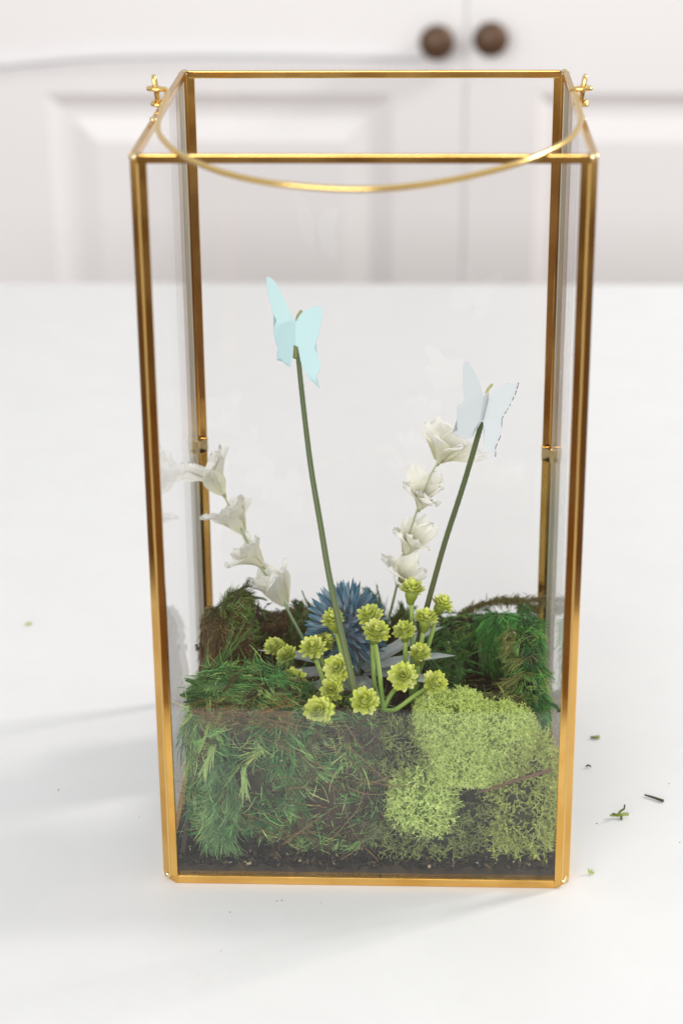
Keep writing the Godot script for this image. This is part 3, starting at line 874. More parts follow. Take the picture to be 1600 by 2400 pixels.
func build_scraps() -> void:
	var g := Color(0.22, 0.27, 0.04)
	var g2 := Color(0.40, 0.46, 0.14)
	var d := Color(0.05, 0.06, 0.02)
	scrap("stem_scrap", "short dark stick lying alone on the white table", "scrap", [[[Vector3(0.1090, 0.0007, 0.0076), Vector3(0.1125, 0.0007, 0.0097), Vector3(0.1159, 0.0007, 0.0122)], 0.0003, 0.0006, Color(0.02, 0.015, 0.012), Color(0.07, 0.06, 0.03)]], M.bark)
	var a := Vector3(0.0970, 0.0012, 0.0245)
	scrap("moss_scrap", "forked yellow green moss scrap standing on the table", "scrap", [[[a + Vector3(-0.003, 0, 0), a, a + Vector3(0.0018, 0.0002, -0.0005), a + Vector3(0.0040, 0.0006, 0.0)], 0.0004, 0.0007, g, g2], [[a, a + Vector3(0.0008, 0.0018, 0), a + Vector3(0.0022, 0.0030, 0), a + Vector3(0.0024, 0.0048, 0)], 0.0005, 0.0003, g, d], [[a + Vector3(0.0012, 0, 0), a + Vector3(0.0012, -0.0008, 0.0018)], 0.0006, 0.0003, g, d], [[a, a + Vector3(-0.0022, 0.0010, 0.0003)], 0.0006, 0.0003, g, d]], M.moss)
	a = Vector3(0.0929, 0.0008, -0.0392)
	scrap("moss_crumb", "pale green moss crumb on the table, farthest of the three beside the terrarium", "scrap", [[[a + Vector3(-0.0018, 0, 0), a, a + Vector3(0.0018, 0.0002, 0)], 0.0004, 0.0008, d, g2]], M.moss)
	a = Vector3(0.0884, 0.0008, -0.0145)
	scrap("soil_crumb", "dark soil crumb on the table beside the terrarium", "scrap", [[[a + Vector3(-0.0009, 0, 0), a + Vector3(0.0, 0.0004, -0.0003), a + Vector3(0.0010, 0, 0.0002)], 0.0004, 0.0003, d, Color(0.08, 0.07, 0.05)]], M.bark)
	a = Vector3(0.0829, 0.0008, 0.0651)
	scrap("moss_crumb", "pale green moss crumb on the table beside the bottom corner of the frame", "scrap", [[[a + Vector3(-0.0004, 0.0014, 0), a, a + Vector3(0.0015, 0, 0.0004)], 0.0003, 0.0005, g2, g2], [[a, a + Vector3(0.001, 0.0006, -0.0006)], 0.0004, 0.0003, g2, g2]], M.moss)
	a = Vector3(-0.1649, 0.0008, -0.1439)
	scrap("moss_crumb", "pale green moss crumb lying far off on the empty side of the table", "scrap", [[[a + Vector3(-0.0012, 0, 0), a, a + Vector3(0.0014, 0.0003, 0)], 0.0004, 0.0008, g2, g2]], M.moss)
	var mb := MB.new()
	var spots := [Vector2(-0.0485, 0.0937), Vector2(-0.0320, 0.0860), Vector2(-0.0160, 0.0868), Vector2(-0.0303, 0.0857), Vector2(-0.0495, 0.1180), Vector2(-0.0560, 0.1330), Vector2(0.1198, -0.0026), Vector2(0.0885, 0.0290), Vector2(0.1190, 0.0420), Vector2(-0.0900, 0.0285), Vector2(-0.1250, 0.0085)]
	for s in spots:
		var r := rnd(0.00010, 0.0002)
		var p := Vector3(s.x, r * 0.8, s.y)
		var q := Vector3(rnd(-1, 1), 0, rnd(-1, 1)).normalized() * r * 1.6
		mb.tube(PackedVector3Array([p - q, p, p + q]), r, r * 0.6, 5, d, Color(0.12, 0.10, 0.07))
	tag(part("soil_specks", mb.mesh(), M.bark, self, "stuff"), "tiny dark soil specks scattered over the white table", "specks", "", "stuff")

# ---------------------------------------------------------------- flowers
func petal_mesh(length: float, width: float, cup: float, curl: float, ca: Color, cb: Color, rows := 5, cols := 4, thick := 0.00018, tip := 0.62, ruffle := 0.0) -> ArrayMesh:
	var ph := rnd(0, TAU)
	var ph2 := rnd(0, TAU)
	# a spoon-shaped petal from the origin along +Y, its inner face towards +Z
	var mb := MB.new()
	for side in [0, 1]:
		var pts := []
		var cs := []
		for i in rows:
			var t := float(i) / (rows - 1)
			var w := width * 0.5 * (0.22 + 0.78 * pow(sin(PI * pow(clampf(t * 0.93 + 0.035, 0, 1), tip + 0.55)), 0.6))
			if i == rows - 1: w *= 0.8
			for j in cols:
				var s := lerpf(-1, 1, float(j) / (cols - 1))
				var z := cup * width * s * s * sin(PI * minf(t + 0.1, 1.0)) - curl * length * t * t
				z += ruffle * width * t * t * (sin(s * 3.4 + ph) + 0.6 * sin(s * 6.1 + t * 5.0 + ph2)) * (0.4 + 0.6 * absf(s))
				var edge := thick * (1.0 - absf(s)) * (0.4 + 0.6 * (1.0 - t))
				pts.append(Vector3(s * w * (1 if side == 0 else -1), length * t * (1.0 - 0.08 * s * s + ruffle * 0.5 * t * sin(s * 4.0 + ph2)), z + (edge if side == 0 else -edge)))
				cs.append(ca.lerp(cb, t))
		mb.grid(pts, rows, cols, cs)
	return mb.mesh()

func aim(dir: Vector3, face: Vector3) -> Basis:
	# +Y along dir, +Z as near as may be to face
	var y := dir.normalized()
	var z := face - y * face.dot(y)
	z = z.normalized() if z.length() > 0.001 else y.cross(Vector3.RIGHT).normalized()
	return Basis(y.cross(z), y, z)

var head_petals := []

func flower_head(t: Node3D, at: Vector3, axis: Vector3, r: float, tone: float, open: float) -> void:
	# one fleshy yellow-green head: a cup with rings of petals
	axis = axis.normalized()
	var cm := MB.new()
	var pts := []
	var cs := []
	var pr := [[-0.95, 0.20], [-0.80, 0.30], [-0.55, 0.36], [-0.30, 0.46], [-0.05, 0.50], [0.2, 0.42], [0.38, 0.2], [0.42, 0.01]]
	for q in pr:
		for j in 12:
			var a := TAU * j / 12
			pts.append(Vector3(cos(a) * q[1] * r, q[0] * r, -sin(a) * q[1] * r))
			cs.append(Color(0.20, 0.27, 0.035).lerp(Color(0.34, 0.40, 0.06), clampf(0.5 + q[0], 0, 1)))
	cm.grid(pts, pr.size(), 12, cs, true)
	var head := part("flower_head", cm.mesh(), M.green, t)
	var spin := Basis(axis, rnd(0, TAU))
	head.transform = Transform3D(spin * aim(axis, Vector3(0.3, 0.2, 1)), at - t.position)
	var rings := [[12, 1.75, 0.04], [13, 1.42, 0.16], [11, 1.08, 0.28], [8, 0.72, 0.36], [7, 0.34, 0.40]]
	var num := 0
	for k in rings.size():
		var n: int = rings[k][0]
		for j in n:
			var a := TAU * (j + 0.5 * (k % 2)) / n + rnd(-0.14, 0.14)
			var th: float = rings[k][1] * open + rnd(-0.14, 0.14)
			var outw := Vector3(cos(a), 0, sin(a))
			var dir := (outw * sin(th) + Vector3.UP * cos(th)).normalized()
			var b := aim(dir, Vector3.UP * 1.0 - outw * 0.6)
			var o := MeshInstance3D.new()
			o.name = "petal" if num == 0 else "petal_%03d" % num
			num += 1
			o.mesh = head_petals[rng.randi() % head_petals.size()]
			o.set_surface_override_material(0, M.head)
			head.add_child(o)
			var s := r * rnd(0.98, 1.22) * tone
			o.transform = Transform3D(b.scaled(Vector3.ONE * s), outw * r * (0.30 if k < 3 else 0.12) * sin(th) + Vector3.UP * r * rings[k][2])

func stem(t: Node3D, pts: Array, r0: float, r1: float, ca: Color, cb: Color, called := "stem", mm: Material = null) -> void:
	var mb := MB.new()
	var loc := []
	for p in pts: loc.append(p - t.position)
	mb.tube(spline(loc, 6), r0, r1, 8, ca, cb)
	part(called, mb.mesh(), mm if mm else M.green, t)

func build_green_flowers() -> void:
	for k in 4:
		head_petals.append(petal_mesh(rnd(0.58, 0.70), rnd(0.30, 0.38), 0.30, rnd(-0.40, -0.12), Color(0.26, 0.34, 0.04), [Color(0.74, 0.80, 0.15), Color(0.80, 0.85, 0.24), Color(0.68, 0.76, 0.12), Color(0.84, 0.87, 0.32)][k], 6, 4, 0.035, 1.7))
	var ga := Color(0.16, 0.30, 0.06)
	var gb := Color(0.34, 0.46, 0.10)
	var up := Vector3(0, 1, 0)
	# each entry: head centre, radius, axis, and the points of its stem below the head
	var A := Vector3(0.0060, 0.0574, 0.0450)
	var clusters := [
		["forked stem of yellow green flower heads in front of the large lime cushion", Vector3(0.0062, 0.036, 0.044), [
			[Vector3(0.0004, 0.0802, 0.0120), 0.0055, Vector3(-0.15, 1, 0.25), [Vector3(0.0020, 0.060, 0.024), Vector3(0.0052, 0.050, 0.036)]],
			[Vector3(0.0026, 0.0771, 0.0200), 0.0057, Vector3(0.05, 1, 0.25), [Vector3(0.0042, 0.066, 0.030), A]],
			[Vector3(0.0132, 0.0658, 0.0340), 0.0059, Vector3(0.1, 0.75, 0.65), [Vector3(0.0085, 0.0600, 0.0385), A]],
			[Vector3(0.0249, 0.0644, 0.0370), 0.0054, Vector3(0.55, 0.7, 0.6), [Vector3(0.0170, 0.0600, 0.0395), Vector3(0.0105, 0.0565, 0.0430), A]],
			[Vector3(-0.0008, 0.0631, 0.0500), 0.0056, Vector3(-0.05, 0.72, 0.70), [Vector3(0.0010, 0.0560, 0.0475), Vector3(0.0055, 0.0500, 0.0455)]]]],
		["tall group of yellow green flower heads beside the upright butterfly stem", Vector3(0.0170, 0.040, 0.012), [
			[Vector3(0.0161, 0.0855, 0.0000), 0.0053, Vector3(0, 1, 0.12), [Vector3(0.0163, 0.0700, 0.004), Vector3(0.0168, 0.052, 0.010)]],
			[Vector3(0.0275, 0.0776, -0.0040), 0.0047, Vector3(0.45, 1, 0.1), [Vector3(0.0235, 0.0660, 0.002), Vector3(0.0175, 0.050, 0.011)]],
			[Vector3(0.0216, 0.0761, 0.0060), 0.0050, Vector3(0.2, 1, 0.15), [Vector3(0.0195, 0.0640, 0.009), Vector3(0.0172, 0.048, 0.012)]],
			[Vector3(0.0134, 0.0739, 0.0120), 0.0049, Vector3(-0.1, 1, 0.1), [Vector3(0.0140, 0.0620, 0.013), Vector3(0.0165, 0.046, 0.013)]],
			[Vector3(0.0193, 0.0671, 0.0180), 0.0049, Vector3(0.25, 0.9, 0.4), [Vector3(0.0185, 0.0570, 0.017), Vector3(0.0170, 0.044, 0.014)]]]],
		["yellow green flower heads crossing the blue thistle behind the long butterfly stem", Vector3(-0.0150, 0.042, 0.030), [
			[Vector3(-0.0138, 0.0779, 0.0120), 0.0054, Vector3(-0.15, 1, 0.3), [Vector3(-0.0105, 0.0660, 0.020), Vector3(-0.0125, 0.050, 0.029)]],
			[Vector3(-0.0366, 0.0645, 0.0080), 0.0045, Vector3(-0.3, 1, 0.1), [Vector3(-0.0325, 0.0540, 0.014), Vector3(-0.0175, 0.045, 0.028)]],
			[Vector3(-0.0315, 0.0636, 0.0140), 0.0046, Vector3(-0.25, 0.95, 0.3), [Vector3(-0.0270, 0.0540, 0.019), Vector3(-0.0170, 0.046, 0.028)]],
			[Vector3(-0.0213, 0.0710, 0.0220), 0.0055, Vector3(-0.15, 0.9, 0.45), [Vector3(-0.0175, 0.0600, 0.026), Vector3(-0.0140, 0.047, 0.030)]],
			[Vector3(-0.0172, 0.0693, 0.0140), 0.0043, Vector3(0.5, 0.9, 0.0), [Vector3(-0.0165, 0.0590, 0.020), Vector3(-0.0145, 0.047, 0.029)]]]],
		["low yellow green flower heads leaning over the sheet moss at the front glass", Vector3(-0.0120, 0.042, 0.040), [
			[Vector3(-0.0111, 0.0679, 0.0320), 0.0056, Vector3(-0.1, 0.75, 0.65), [Vector3(-0.0100, 0.0580, 0.033), Vector3(-0.0110, 0.048, 0.039)]],
			[Vector3(-0.0283, 0.0635, 0.0340), 0.0054, Vector3(-0.35, 0.65, 0.65), [Vector3(-0.0210, 0.0555, 0.034), Vector3(-0.0135, 0.048, 0.039)]],
			[Vector3(-0.0134, 0.0617, 0.0380), 0.0051, Vector3(0.1, 0.6, 0.75), [Vector3(-0.0115, 0.0550, 0.037), Vector3(-0.0115, 0.048, 0.040)]],
			[Vector3(-0.0175, 0.0603, 0.0525), 0.0060, Vector3(-0.15, 0.45, 0.9), [Vector3(-0.0150, 0.0560, 0.046), Vector3(-0.0125, 0.048, 0.041)]]]]]
	for c in clusters:
		var t := thing("green_flower", c[0], "flowers", c[1], "yellow green filler flowers")
		stem(t, [c[1] - Vector3(0, 0.012, 0), c[2][0][3].back()], 0.0010, 0.0009, ga, gb)
		for h in c[2]:
			var ax: Vector3 = h[2].normalized()
			var open := 0.92 if ax.y > 0.9 else 1.0
			flower_head(t, h[0] - ax * h[1] * 0.15, (ax + rdir() * 0.18).normalized(), h[1], rnd(0.92, 1.06), open * rnd(0.84, 1.04))
			var pts := [h[0] - ax * h[1] * 0.95]
			pts.append_array(h[3])
			stem(t, pts, 0.0009, 0.0009, gb, ga)

func build_thistle() -> void:
	var ctr := Vector3(-0.0092, 0.0690, 0.0000)
	var t := thing("blue_thistle", "frosted blue thistle head with grey leaves in the middle of the moss", "thistle", Vector3(-0.0050, 0.0500, 0.0080))
	var core := part("core", lump(Vector3(0.0085, 0.0120, 0.0085), 1.0, 0.0015, 400.0, Color(0.05, 0.08, 0.12), Color(0.25, 0.30, 0.36), 18, 24), M.spine, t)
	core.position = ctr - t.position
	var shapes := []
	for k in 5:
		var mb := MB.new()
		var ca: Color = [Color(0.30, 0.36, 0.43), Color(0.14, 0.22, 0.31), Color(0.42, 0.47, 0.54), Color(0.10, 0.18, 0.27), Color(0.22, 0.29, 0.38)][k]
		var cb: Color = [Color(0.06, 0.18, 0.25), Color(0.04, 0.14, 0.20), Color(0.13, 0.26, 0.33), Color(0.05, 0.15, 0.21), Color(0.22, 0.33, 0.40)][k]
		var pts := []
		var cs := []
		var pr := [[0.0, 0.09], [0.30, 0.130], [0.62, 0.105], [0.86, 0.05], [1.0, 0.002]]
		for q in pr:
			for j in 6:
				var a := TAU * j / 6
				pts.append(Vector3(cos(a) * q[1], q[0], sin(a) * q[1] * -0.6 - 0.10 * q[0] * q[0]))
				cs.append(ca.lerp(cb, smoothstep(0.15, 0.85, q[0])))
		mb.grid(pts, pr.size(), 6, cs, true)
		shapes.append(mb.mesh())
	var count := 270
	for k in count:
		var y := 1.0 - 1.75 * (k + 0.5) / count
		var a := k * 2.39996
		var rr := sqrt(1.0 - y * y)
		var d := (Vector3(rr * cos(a), y, rr * sin(a)) + rdir() * 0.10).normalized()
		if d.z < -0.75 and d.y < 0.3: continue
		var o := part_quick("spine", k, shapes[rng.randi() % 5], M.spine, t)
		var aimd := (d + Vector3(0, 0.25, 0)).normalized()
		var l := rnd(0.0072, 0.0098)
		o.transform = Transform3D(aim(aimd, rdir()).scaled(Vector3.ONE * l), ctr - t.position + d * Vector3(0.0080, 0.0115, 0.0080))
	# grey leaves below the head
	var leaves := [[Vector3(-1, 0.03, 0.10), 0.046, 0.0085], [Vector3(-0.85, 0.12, -0.35), 0.040, 0.0075], [Vector3(-0.75, 0.02, 0.75), 0.030, 0.0095], [Vector3(-0.30, 0.02, 0.95), 0.022, 0.0090], [Vector3(0.25, 0.0, 0.95), 0.022, 0.0090], [Vector3(0.85, 0.12, 0.30), 0.032, 0.0085], [Vector3(1.0, 0.26, -0.10), 0.036, 0.0080], [Vector3(0.80, 0.30, -0.60), 0.040, 0.0075], [Vector3(-0.45, 0.55, -0.4), 0.024, 0.0075], [Vector3(-0.1, 0.5, -0.9), 0.026, 0.0080]]
	for q in leaves:
		var lm := MB.new()
		var rows := 12
		for side in [0, 1]:
			var pts := []
			var cs := []
			for i in rows:
				var s := float(i) / (rows - 1)
				var w: float = q[2] * 0.5 * (pow(sin(PI * minf(0.12 + s * 0.88, 1.0)), 0.8) + 0.02) * (1.0 + 0.12 * sin(s * 26.0))
				for j in 5:
					var x := (j - 2) / 2.0
					pts.append(Vector3(x * w * (1 if side == 0 else -1), s * q[1], -0.10 * q[1] * s * s + absf(x) * w * 0.35 + (0.00015 if side == 0 else -0.00015) * (1.0 - absf(x))))
					var vein := 1.0 if j == 2 else 0.0
					cs.append(Color(0.24, 0.28, 0.28).lerp(Color(0.46, 0.50, 0.50), clampf(0.35 + 0.5 * vein + 0.5 * noise.get_noise_2d(s * 160.0, j * 70.0 + q[1] * 9000.0), 0, 1)))
			lm.grid(pts, rows, 5, cs)
		var o := part("grey_leaf", lm.mesh(), M.spine, t)
		o.transform = Transform3D(aim(q[0], Vector3.UP), Vector3(0, 0.0035, 0) + q[0].normalized() * 0.003)
	stem(t, [t.position + Vector3(0, 0.008, -0.003), t.position - Vector3(0, 0.014, 0)], 0.0016, 0.0014, Color(0.14, 0.2, 0.14), Color(0.14, 0.2, 0.12))

func part_quick(called: String, k: int, m: Mesh, mm: Material, parent: Node3D) -> MeshInstance3D:
	var o := MeshInstance3D.new()
	o.name = called if k == 0 else "%s_%03d" % [called, k]
	o.mesh = m
	o.set_surface_override_material(0, mm)
	parent.add_child(o)
	return o

func build_sprays() -> void:
	var ca := Color(0.82, 0.81, 0.62)
	var cb := Color(0.94, 0.935, 0.90)
	var shapes := []
	for k in 9:
		shapes.append(petal_mesh(rnd(0.92, 1.12), rnd(0.58, 0.76), rnd(0.16, 0.34), rnd(0.12, 0.55), ca, cb, 10, 9, 0.008, 1.1, 0.16))
	var sprays := [
		["drooping spray of cream white flowers leaning towards the back brass post", [Vector3(-0.0650, 0.1185, -0.0420), Vector3(-0.0595, 0.1082, -0.0400), Vector3(-0.0543, 0.0985, -0.0370), Vector3(-0.0464, 0.0832, -0.0320), Vector3(-0.0374, 0.0725, -0.0260), Vector3(-0.0324, 0.0638, -0.0220), Vector3(-0.0257, 0.0520, -0.0180)],
			[[Vector3(-0.0590, 0.1075, -0.0400), Vector3(-0.0664, 0.1245, -0.0410), 0.86, 0.20], [Vector3(-0.0508, 0.0915, -0.0370), Vector3(-0.0600, 0.1060, -0.0395), 0.84, 0.22], [Vector3(-0.0430, 0.0800, -0.0320), Vector3(-0.0530, 0.0900, -0.0330), 0.88, 0.26], [Vector3(-0.0335, 0.0655, -0.0250), Vector3(-0.0425, 0.0800, -0.0280), 0.86, 0.26]]],
		["upright spray of cream white flowers beside the white butterfly", [Vector3(0.0280, 0.1300, -0.0300), Vector3(0.0234, 0.1230, -0.0285), Vector3(0.0181, 0.1089, -0.0260), Vector3(0.0128, 0.0919, -0.0230), Vector3(0.0100, 0.0780, -0.0200), Vector3(0.0060, 0.0600, -0.0160), Vector3(0.0050, 0.0480, -0.0140)],
			[[Vector3(0.0256, 0.1258, -0.0300), Vector3(0.0320, 0.1410, -0.0280), 0.88, 0.50], [Vector3(0.0185, 0.1075, -0.0270), Vector3(0.0230, 0.1220, -0.0240), 0.88, 0.42], [Vector3(0.0125, 0.0895, -0.0240), Vector3(0.0190, 0.1030, -0.0220), 0.88, 0.40], [Vector3(0.0108, 0.0780, -0.0200), Vector3(0.0150, 0.0900, -0.0160), 0.9, 0.42]]]]
	for s in sprays:
		var t := thing("white_flower_spray", s[0], "flowers", s[1].back())
		stem(t, s[1], 0.00035, 0.00065, Color(0.45, 0.46, 0.28), Color(0.10, 0.20, 0.08))
		var num := 0
		for f in s[2]:
			var ax: Vector3 = (f[1] - f[0])
			var l: float = ax.length() * f[2]
			ax = ax.normalized()
			var cup := MB.new()
			var pts := []
			var cs := []
			for q in [[0.0, 0.035], [0.10, 0.06], [0.25, 0.10], [0.40, 0.125]]:
				for j in 10:
					var a := TAU * j / 10
					pts.append(Vector3(cos(a) * q[1], q[0], -sin(a) * q[1]) * l)
					cs.append(Color(0.50, 0.50, 0.28).lerp(Color(0.72, 0.70, 0.52), q[0] * 2.5))
			cup.grid(pts, 4, 10, cs, true)
			var fl := part_quick("floret", num, cup.mesh(), M.petal, t)
			num += 1
			fl.transform = Transform3D(Basis(ax, rnd(0, TAU)) * aim(ax, Vector3(0, 0, 1)), f[0] - t.position)
			for j in 6:
				var a := TAU * j / 6 + rnd(-0.25, 0.25)
				var outw := Vector3(cos(a), 0, sin(a))
				var spread: float = f[3] * rnd(0.7, 1.5) if j % 2 == 0 else f[3] * rnd(0.2, 0.8)
				var dir := (Vector3.UP * cos(spread) + outw * sin(spread)).normalized()
				var o := part_quick("petal", j, shapes[rng.randi() % 9], M.petal, fl)
				o.transform = Transform3D(aim(dir, -outw + Vector3.UP * 0.2).rotated(dir, rnd(-0.45, 0.45)).scaled(Vector3.ONE * l * rnd(0.88, 1.2)), outw * 0.07 * l + Vector3.UP * 0.14 * l)

# ---------------------------------------------------------------- butterflies
func wing(called: String, t: Node3D, o: Vector3, u: Vector3, ax: Vector3, outline: Array, mm: Material) -> void:
	# a flat cut-out of card, 0.3 mm thick
	var mb := MB.new()
	var nrm := u.cross(ax).normalized()
	var poly := PackedVector2Array(outline)
	extrude(mb, poly, o - nrm * 0.00015, o + nrm * 0.00015, u, ax)
	part(called, mb.mesh(), mm, t)

func build_butterflies() -> void:
	var ga := Color(0.06, 0.10, 0.03)
	var gb := Color(0.13, 0.17, 0.06)
	var o := Vector3(-0.0270, 0.1896, 0.0020)
	var ax := Vector3(-0.0190, 0.9132, -0.4070).normalized()
	var t := thing("butterfly_pick", "pale blue paper butterfly on a long green stem", "butterfly pick", Vector3(-0.0046, 0.0630, 0.0420), "butterflies on wired stems")
	var base := o - t.position
	wing("wing", t, base, Vector3(-0.8729, 0.1834, 0.4522).normalized(), ax, [Vector2(0.0, 0.0049), Vector2(0.0007, 0.0049), Vector2(0.0035, 0.0110), Vector2(0.0061, 0.0160), Vector2(0.0089, 0.0197), Vector2(0.0108, 0.0207), Vector2(0.0116, 0.0203), Vector2(0.0113, 0.0156), Vector2(0.0101, 0.0108), Vector2(0.0088, 0.0069), Vector2(0.0077, 0.0046), Vector2(0.0089, 0.0017), Vector2(0.0089, -0.0003), Vector2(0.0085, -0.0023), Vector2(0.0078, -0.0037), Vector2(0.0072, -0.0052), Vector2(0.0073, -0.0078), Vector2(0.0077, -0.0096), Vector2(0.0063, -0.0090), Vector2(0.0055, -0.0103), Vector2(0.0037, -0.0109), Vector2(0.0022, -0.0122), Vector2(0.0013, -0.0088), Vector2(0.0008, -0.0039), Vector2(0, -0.0042)], M.blue)
	wing("wing", t, base, Vector3(0.9245, 0.1710, 0.3406).normalized(), ax, [Vector2(0, 0.0049), Vector2(0.0007, 0.0049), Vector2(0.0022, 0.0074), Vector2(0.0049, 0.0090), Vector2(0.0076, 0.0097), Vector2(0.0096, 0.0097), Vector2(0.0108, 0.0090), Vector2(0.0110, 0.0065), Vector2(0.0103, 0.0035), Vector2(0.0094, -0.0004), Vector2(0.0081, -0.0034), Vector2(0.0077, -0.0061), Vector2(0.0085, -0.0067), Vector2(0.0089, -0.0076), Vector2(0.0091, -0.0092), Vector2(0.0100, -0.0108), Vector2(0.0099, -0.0126), Vector2(0.0093, -0.0144), Vector2(0.0080, -0.0153), Vector2(0.0084, -0.0179), Vector2(0.0096, -0.0207), Vector2(0.0086, -0.0198), Vector2(0.0078, -0.0180), Vector2(0.0055, -0.0174), Vector2(0.0038, -0.0141), Vector2(0.0020, -0.0100), Vector2(0.0010, -0.0046), Vector2(0, -0.0042)], M.blue)
	var mb := MB.new()
	mb.tube(PackedVector3Array([base + ax * 0.0088 + Vector3(0.0022, 0, 0), base + ax * 0.0066 + Vector3(0.0010, 0, -0.0006), base + ax * 0.002 + Vector3(0, 0, -0.0009), base - ax * 0.009 + Vector3(-0.0002, 0, -0.0012)]), 0.0006, 0.0011, 7, Color(0.35, 0.36, 0.16), Color(0.16, 0.18, 0.05))
	part("glued_tip", mb.mesh(), M.green, t)
	stem(t, [Vector3(-0.0264, 0.1870, -0.0005), Vector3(-0.0258, 0.1800, 0.0050), Vector3(-0.0235, 0.1606, 0.0120), Vector3(-0.0210, 0.1423, 0.0180), Vector3(-0.0177, 0.1240, 0.0240), Vector3(-0.0141, 0.1038, 0.0300), Vector3(-0.0095, 0.0834, 0.0360), Vector3(-0.0046, 0.0630, 0.0420), Vector3(-0.0020, 0.0480, 0.0430)], 0.00085, 0.0013, ga, gb)
	fuzz(t, [Vector3(-0.0258, 0.1800, 0.0050), Vector3(-0.0210, 0.1423, 0.0180), Vector3(-0.0141, 0.1038, 0.0300), Vector3(-0.0046, 0.0630, 0.0420)])
	# the white one
	o = Vector3(0.0426, 0.1611, 0.0020)
	ax = Vector3(0.1776, 0.8972, -0.4044).normalized()
	t = thing("butterfly_pick", "white paper butterfly with dark specked edge on a short green stem", "butterfly pick", Vector3(0.0188, 0.0615, -0.0060), "butterflies on wired stems")
	base = o - t.position
	wing("wing", t, base, Vector3(-0.9446, 0.2706, 0.1855).normalized(), ax, [Vector2(0, 0.0045), Vector2(0.0012, 0.0047), Vector2(0.0040, 0.0099), Vector2(0.0073, 0.0137), Vector2(0.0095, 0.0158), Vector2(0.0108, 0.0152), Vector2(0.0109, 0.0134), Vector2(0.0097, 0.0071), Vector2(0.0082, 0.0018), Vector2(0.0088, 0.0003), Vector2(0.0102, -0.0008), Vector2(0.0104, -0.0020), Vector2(0.0096, -0.0060), Vector2(0.0087, -0.0100), Vector2(0.0104, -0.0113), Vector2(0.0088, -0.0116), Vector2(0.0070, -0.0123), Vector2(0.0053, -0.0128), Vector2(0.0029, -0.0119), Vector2(0.0025, -0.0087), Vector2(0.0015, -0.0061), Vector2(0.0007, -0.0049), Vector2(0, -0.0049)], M.pale)
	var rp := [Vector2(0, 0.0045), Vector2(0.0012, 0.0043), Vector2(0.0021, 0.0075), Vector2(0.0049, 0.0092), Vector2(0.0068, 0.0107), Vector2(0.0112, 0.0113), Vector2(0.0107, 0.0069), Vector2(0.0094, 0.0024), Vector2(0.0080, -0.0011), Vector2(0.0074, -0.0026), Vector2(0.0080, -0.0060), Vector2(0.0082, -0.0088), Vector2(0.0074, -0.0122), Vector2(0.0070, -0.0137), Vector2(0.0078, -0.0169), Vector2(0.0063, -0.0155), Vector2(0.0044, -0.0154), Vector2(0.0028, -0.0140), Vector2(0.0017, -0.0080), Vector2(0.0006, -0.0049), Vector2(0, -0.0049)]
	var ru := Vector3(0.9354, -0.0263, 0.3526).normalized()
	wing("wing", t, base, ru, ax, rp, M.pale)
	# dark specks along the cut edge of that wing
	var sp := MB.new()
	for k in range(5, 15):
		var a: Vector2 = rp[k]
		var b: Vector2 = rp[k + 1]
		var m := int(ceil(a.distance_to(b) / 0.0011))
		for j in m:
			if rng.randf() < 0.30: continue
			var q := a.lerp(b, (j + rnd(0.2, 0.8)) / m)
			var p := base + ru * q.x + ax * q.y
			var dd: Vector3 = (ru * (b - a).x + ax * (b - a).y).normalized() * rnd(0.0002, 0.0004)
			sp.tube(PackedVector3Array([p - dd, p, p + dd]), 0.00022, 0.00018, 5, Color(0.05, 0.05, 0.05), Color(0.12, 0.12, 0.12))
	part("edge_specks", sp.mesh(), M.bark, t, "stuff")
	mb = MB.new()
	mb.tube(PackedVector3Array([base + ax * 0.0092 + Vector3(0.0013, 0, 0), base + ax * 0.0072, base + ax * 0.0055 - Vector3(0.0002, 0, 0)]), 0.0005, 0.0006, 7, Color(0.42, 0.42, 0.16), Color(0.45, 0.46, 0.2))
	part("glued_tip", mb.mesh(), M.green, t)
	mb = MB.new()
	mb.tube(spline([base + ax * 0.0060 + Vector3(0, 0, 0.0008), base + ax * 0.0025 + Vector3(0, 0, 0.0011), base - ax * 0.0040 + Vector3(-0.0001, 0, 0.0008)]), 0.0007, 0.0004, 8, Color(0.50, 0.52, 0.53), Color(0.42, 0.44, 0.45))
	part("body", mb.mesh(), M.spine, t)
	stem(t, [Vector3(0.0418, 0.1555, -0.0005), Vector3(0.0415, 0.1535, 0.0000), Vector3(0.0356, 0.1304, 0.0000), Vector3(0.0285, 0.1044, -0.0020), Vector3(0.0229, 0.0804, -0.0040), Vector3(0.0188, 0.0615, -0.0060), Vector3(0.0165, 0.0500, -0.0060)], 0.0010, 0.0012, ga, Color(0.12, 0.13, 0.06))
	fuzz(t, [Vector3(0.0415, 0.1535, 0.0), Vector3(0.0356, 0.1304, 0.0), Vector3(0.0285, 0.1044, -0.0020), Vector3(0.0229, 0.0804, -0.0040)])

func fuzz(t: Node3D, pts: Array) -> void:
	# the fine thread wound round a covered wire
	var mb := MB.new()
	var s := spline(pts, 60)
	for k in range(0, s.size() - 1):
		var d := (s[k + 1] - s[k]).normalized()
		for j in 2:
			var q := rdir()
			q = (q - d * q.dot(d)).normalized()
			mb.strand(s[k] - t.position + q * 0.0009, (q + d * rnd(-0.6, 0.6)).normalized(), rdir(), rnd(0.0003, 0.0007), 1, 0.00008, Color(0.16, 0.20, 0.08), Color(0.40, 0.44, 0.24))
	part("thread_fuzz", mb.mesh(), M.moss, t, "stuff")

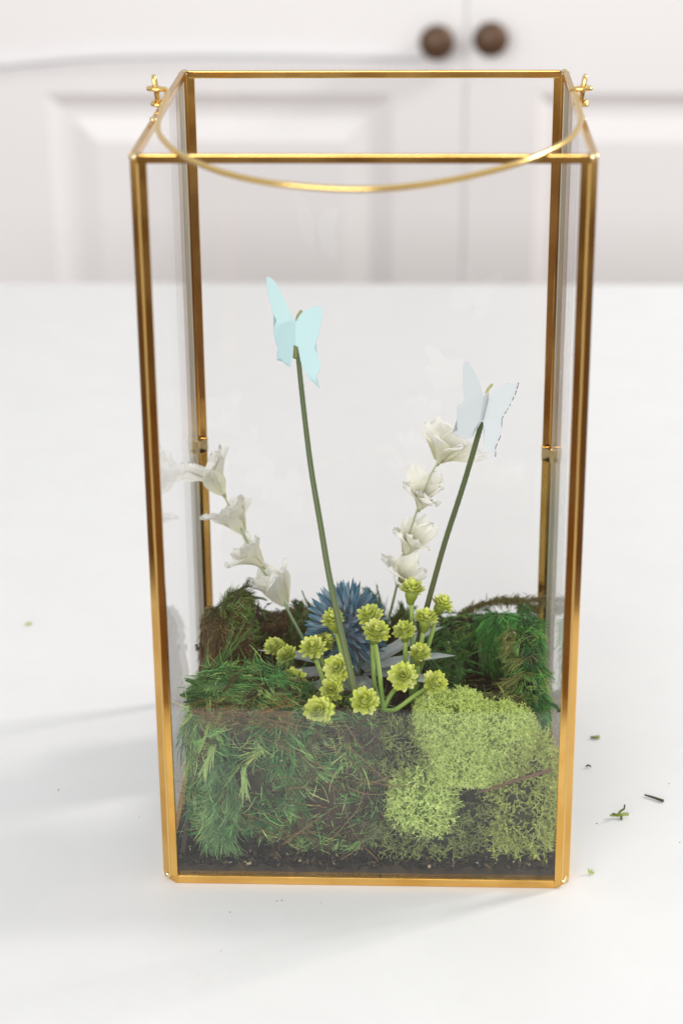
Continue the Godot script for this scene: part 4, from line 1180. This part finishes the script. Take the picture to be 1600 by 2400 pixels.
# ---------------------------------------------------------------- everything
func _ready() -> void:
	rng.seed = 4711
	noise.seed = 12
	noise.frequency = 1.0
	noise.noise_type = FastNoiseLite.TYPE_SIMPLEX_SMOOTH
	setup()
	make_materials()
	build_setting()
	build_terrarium()
	build_soil()
	build_moss()
	build_twigs()
	build_thistle()
	build_green_flowers()
	build_sprays()
	build_butterflies()
	build_scraps()
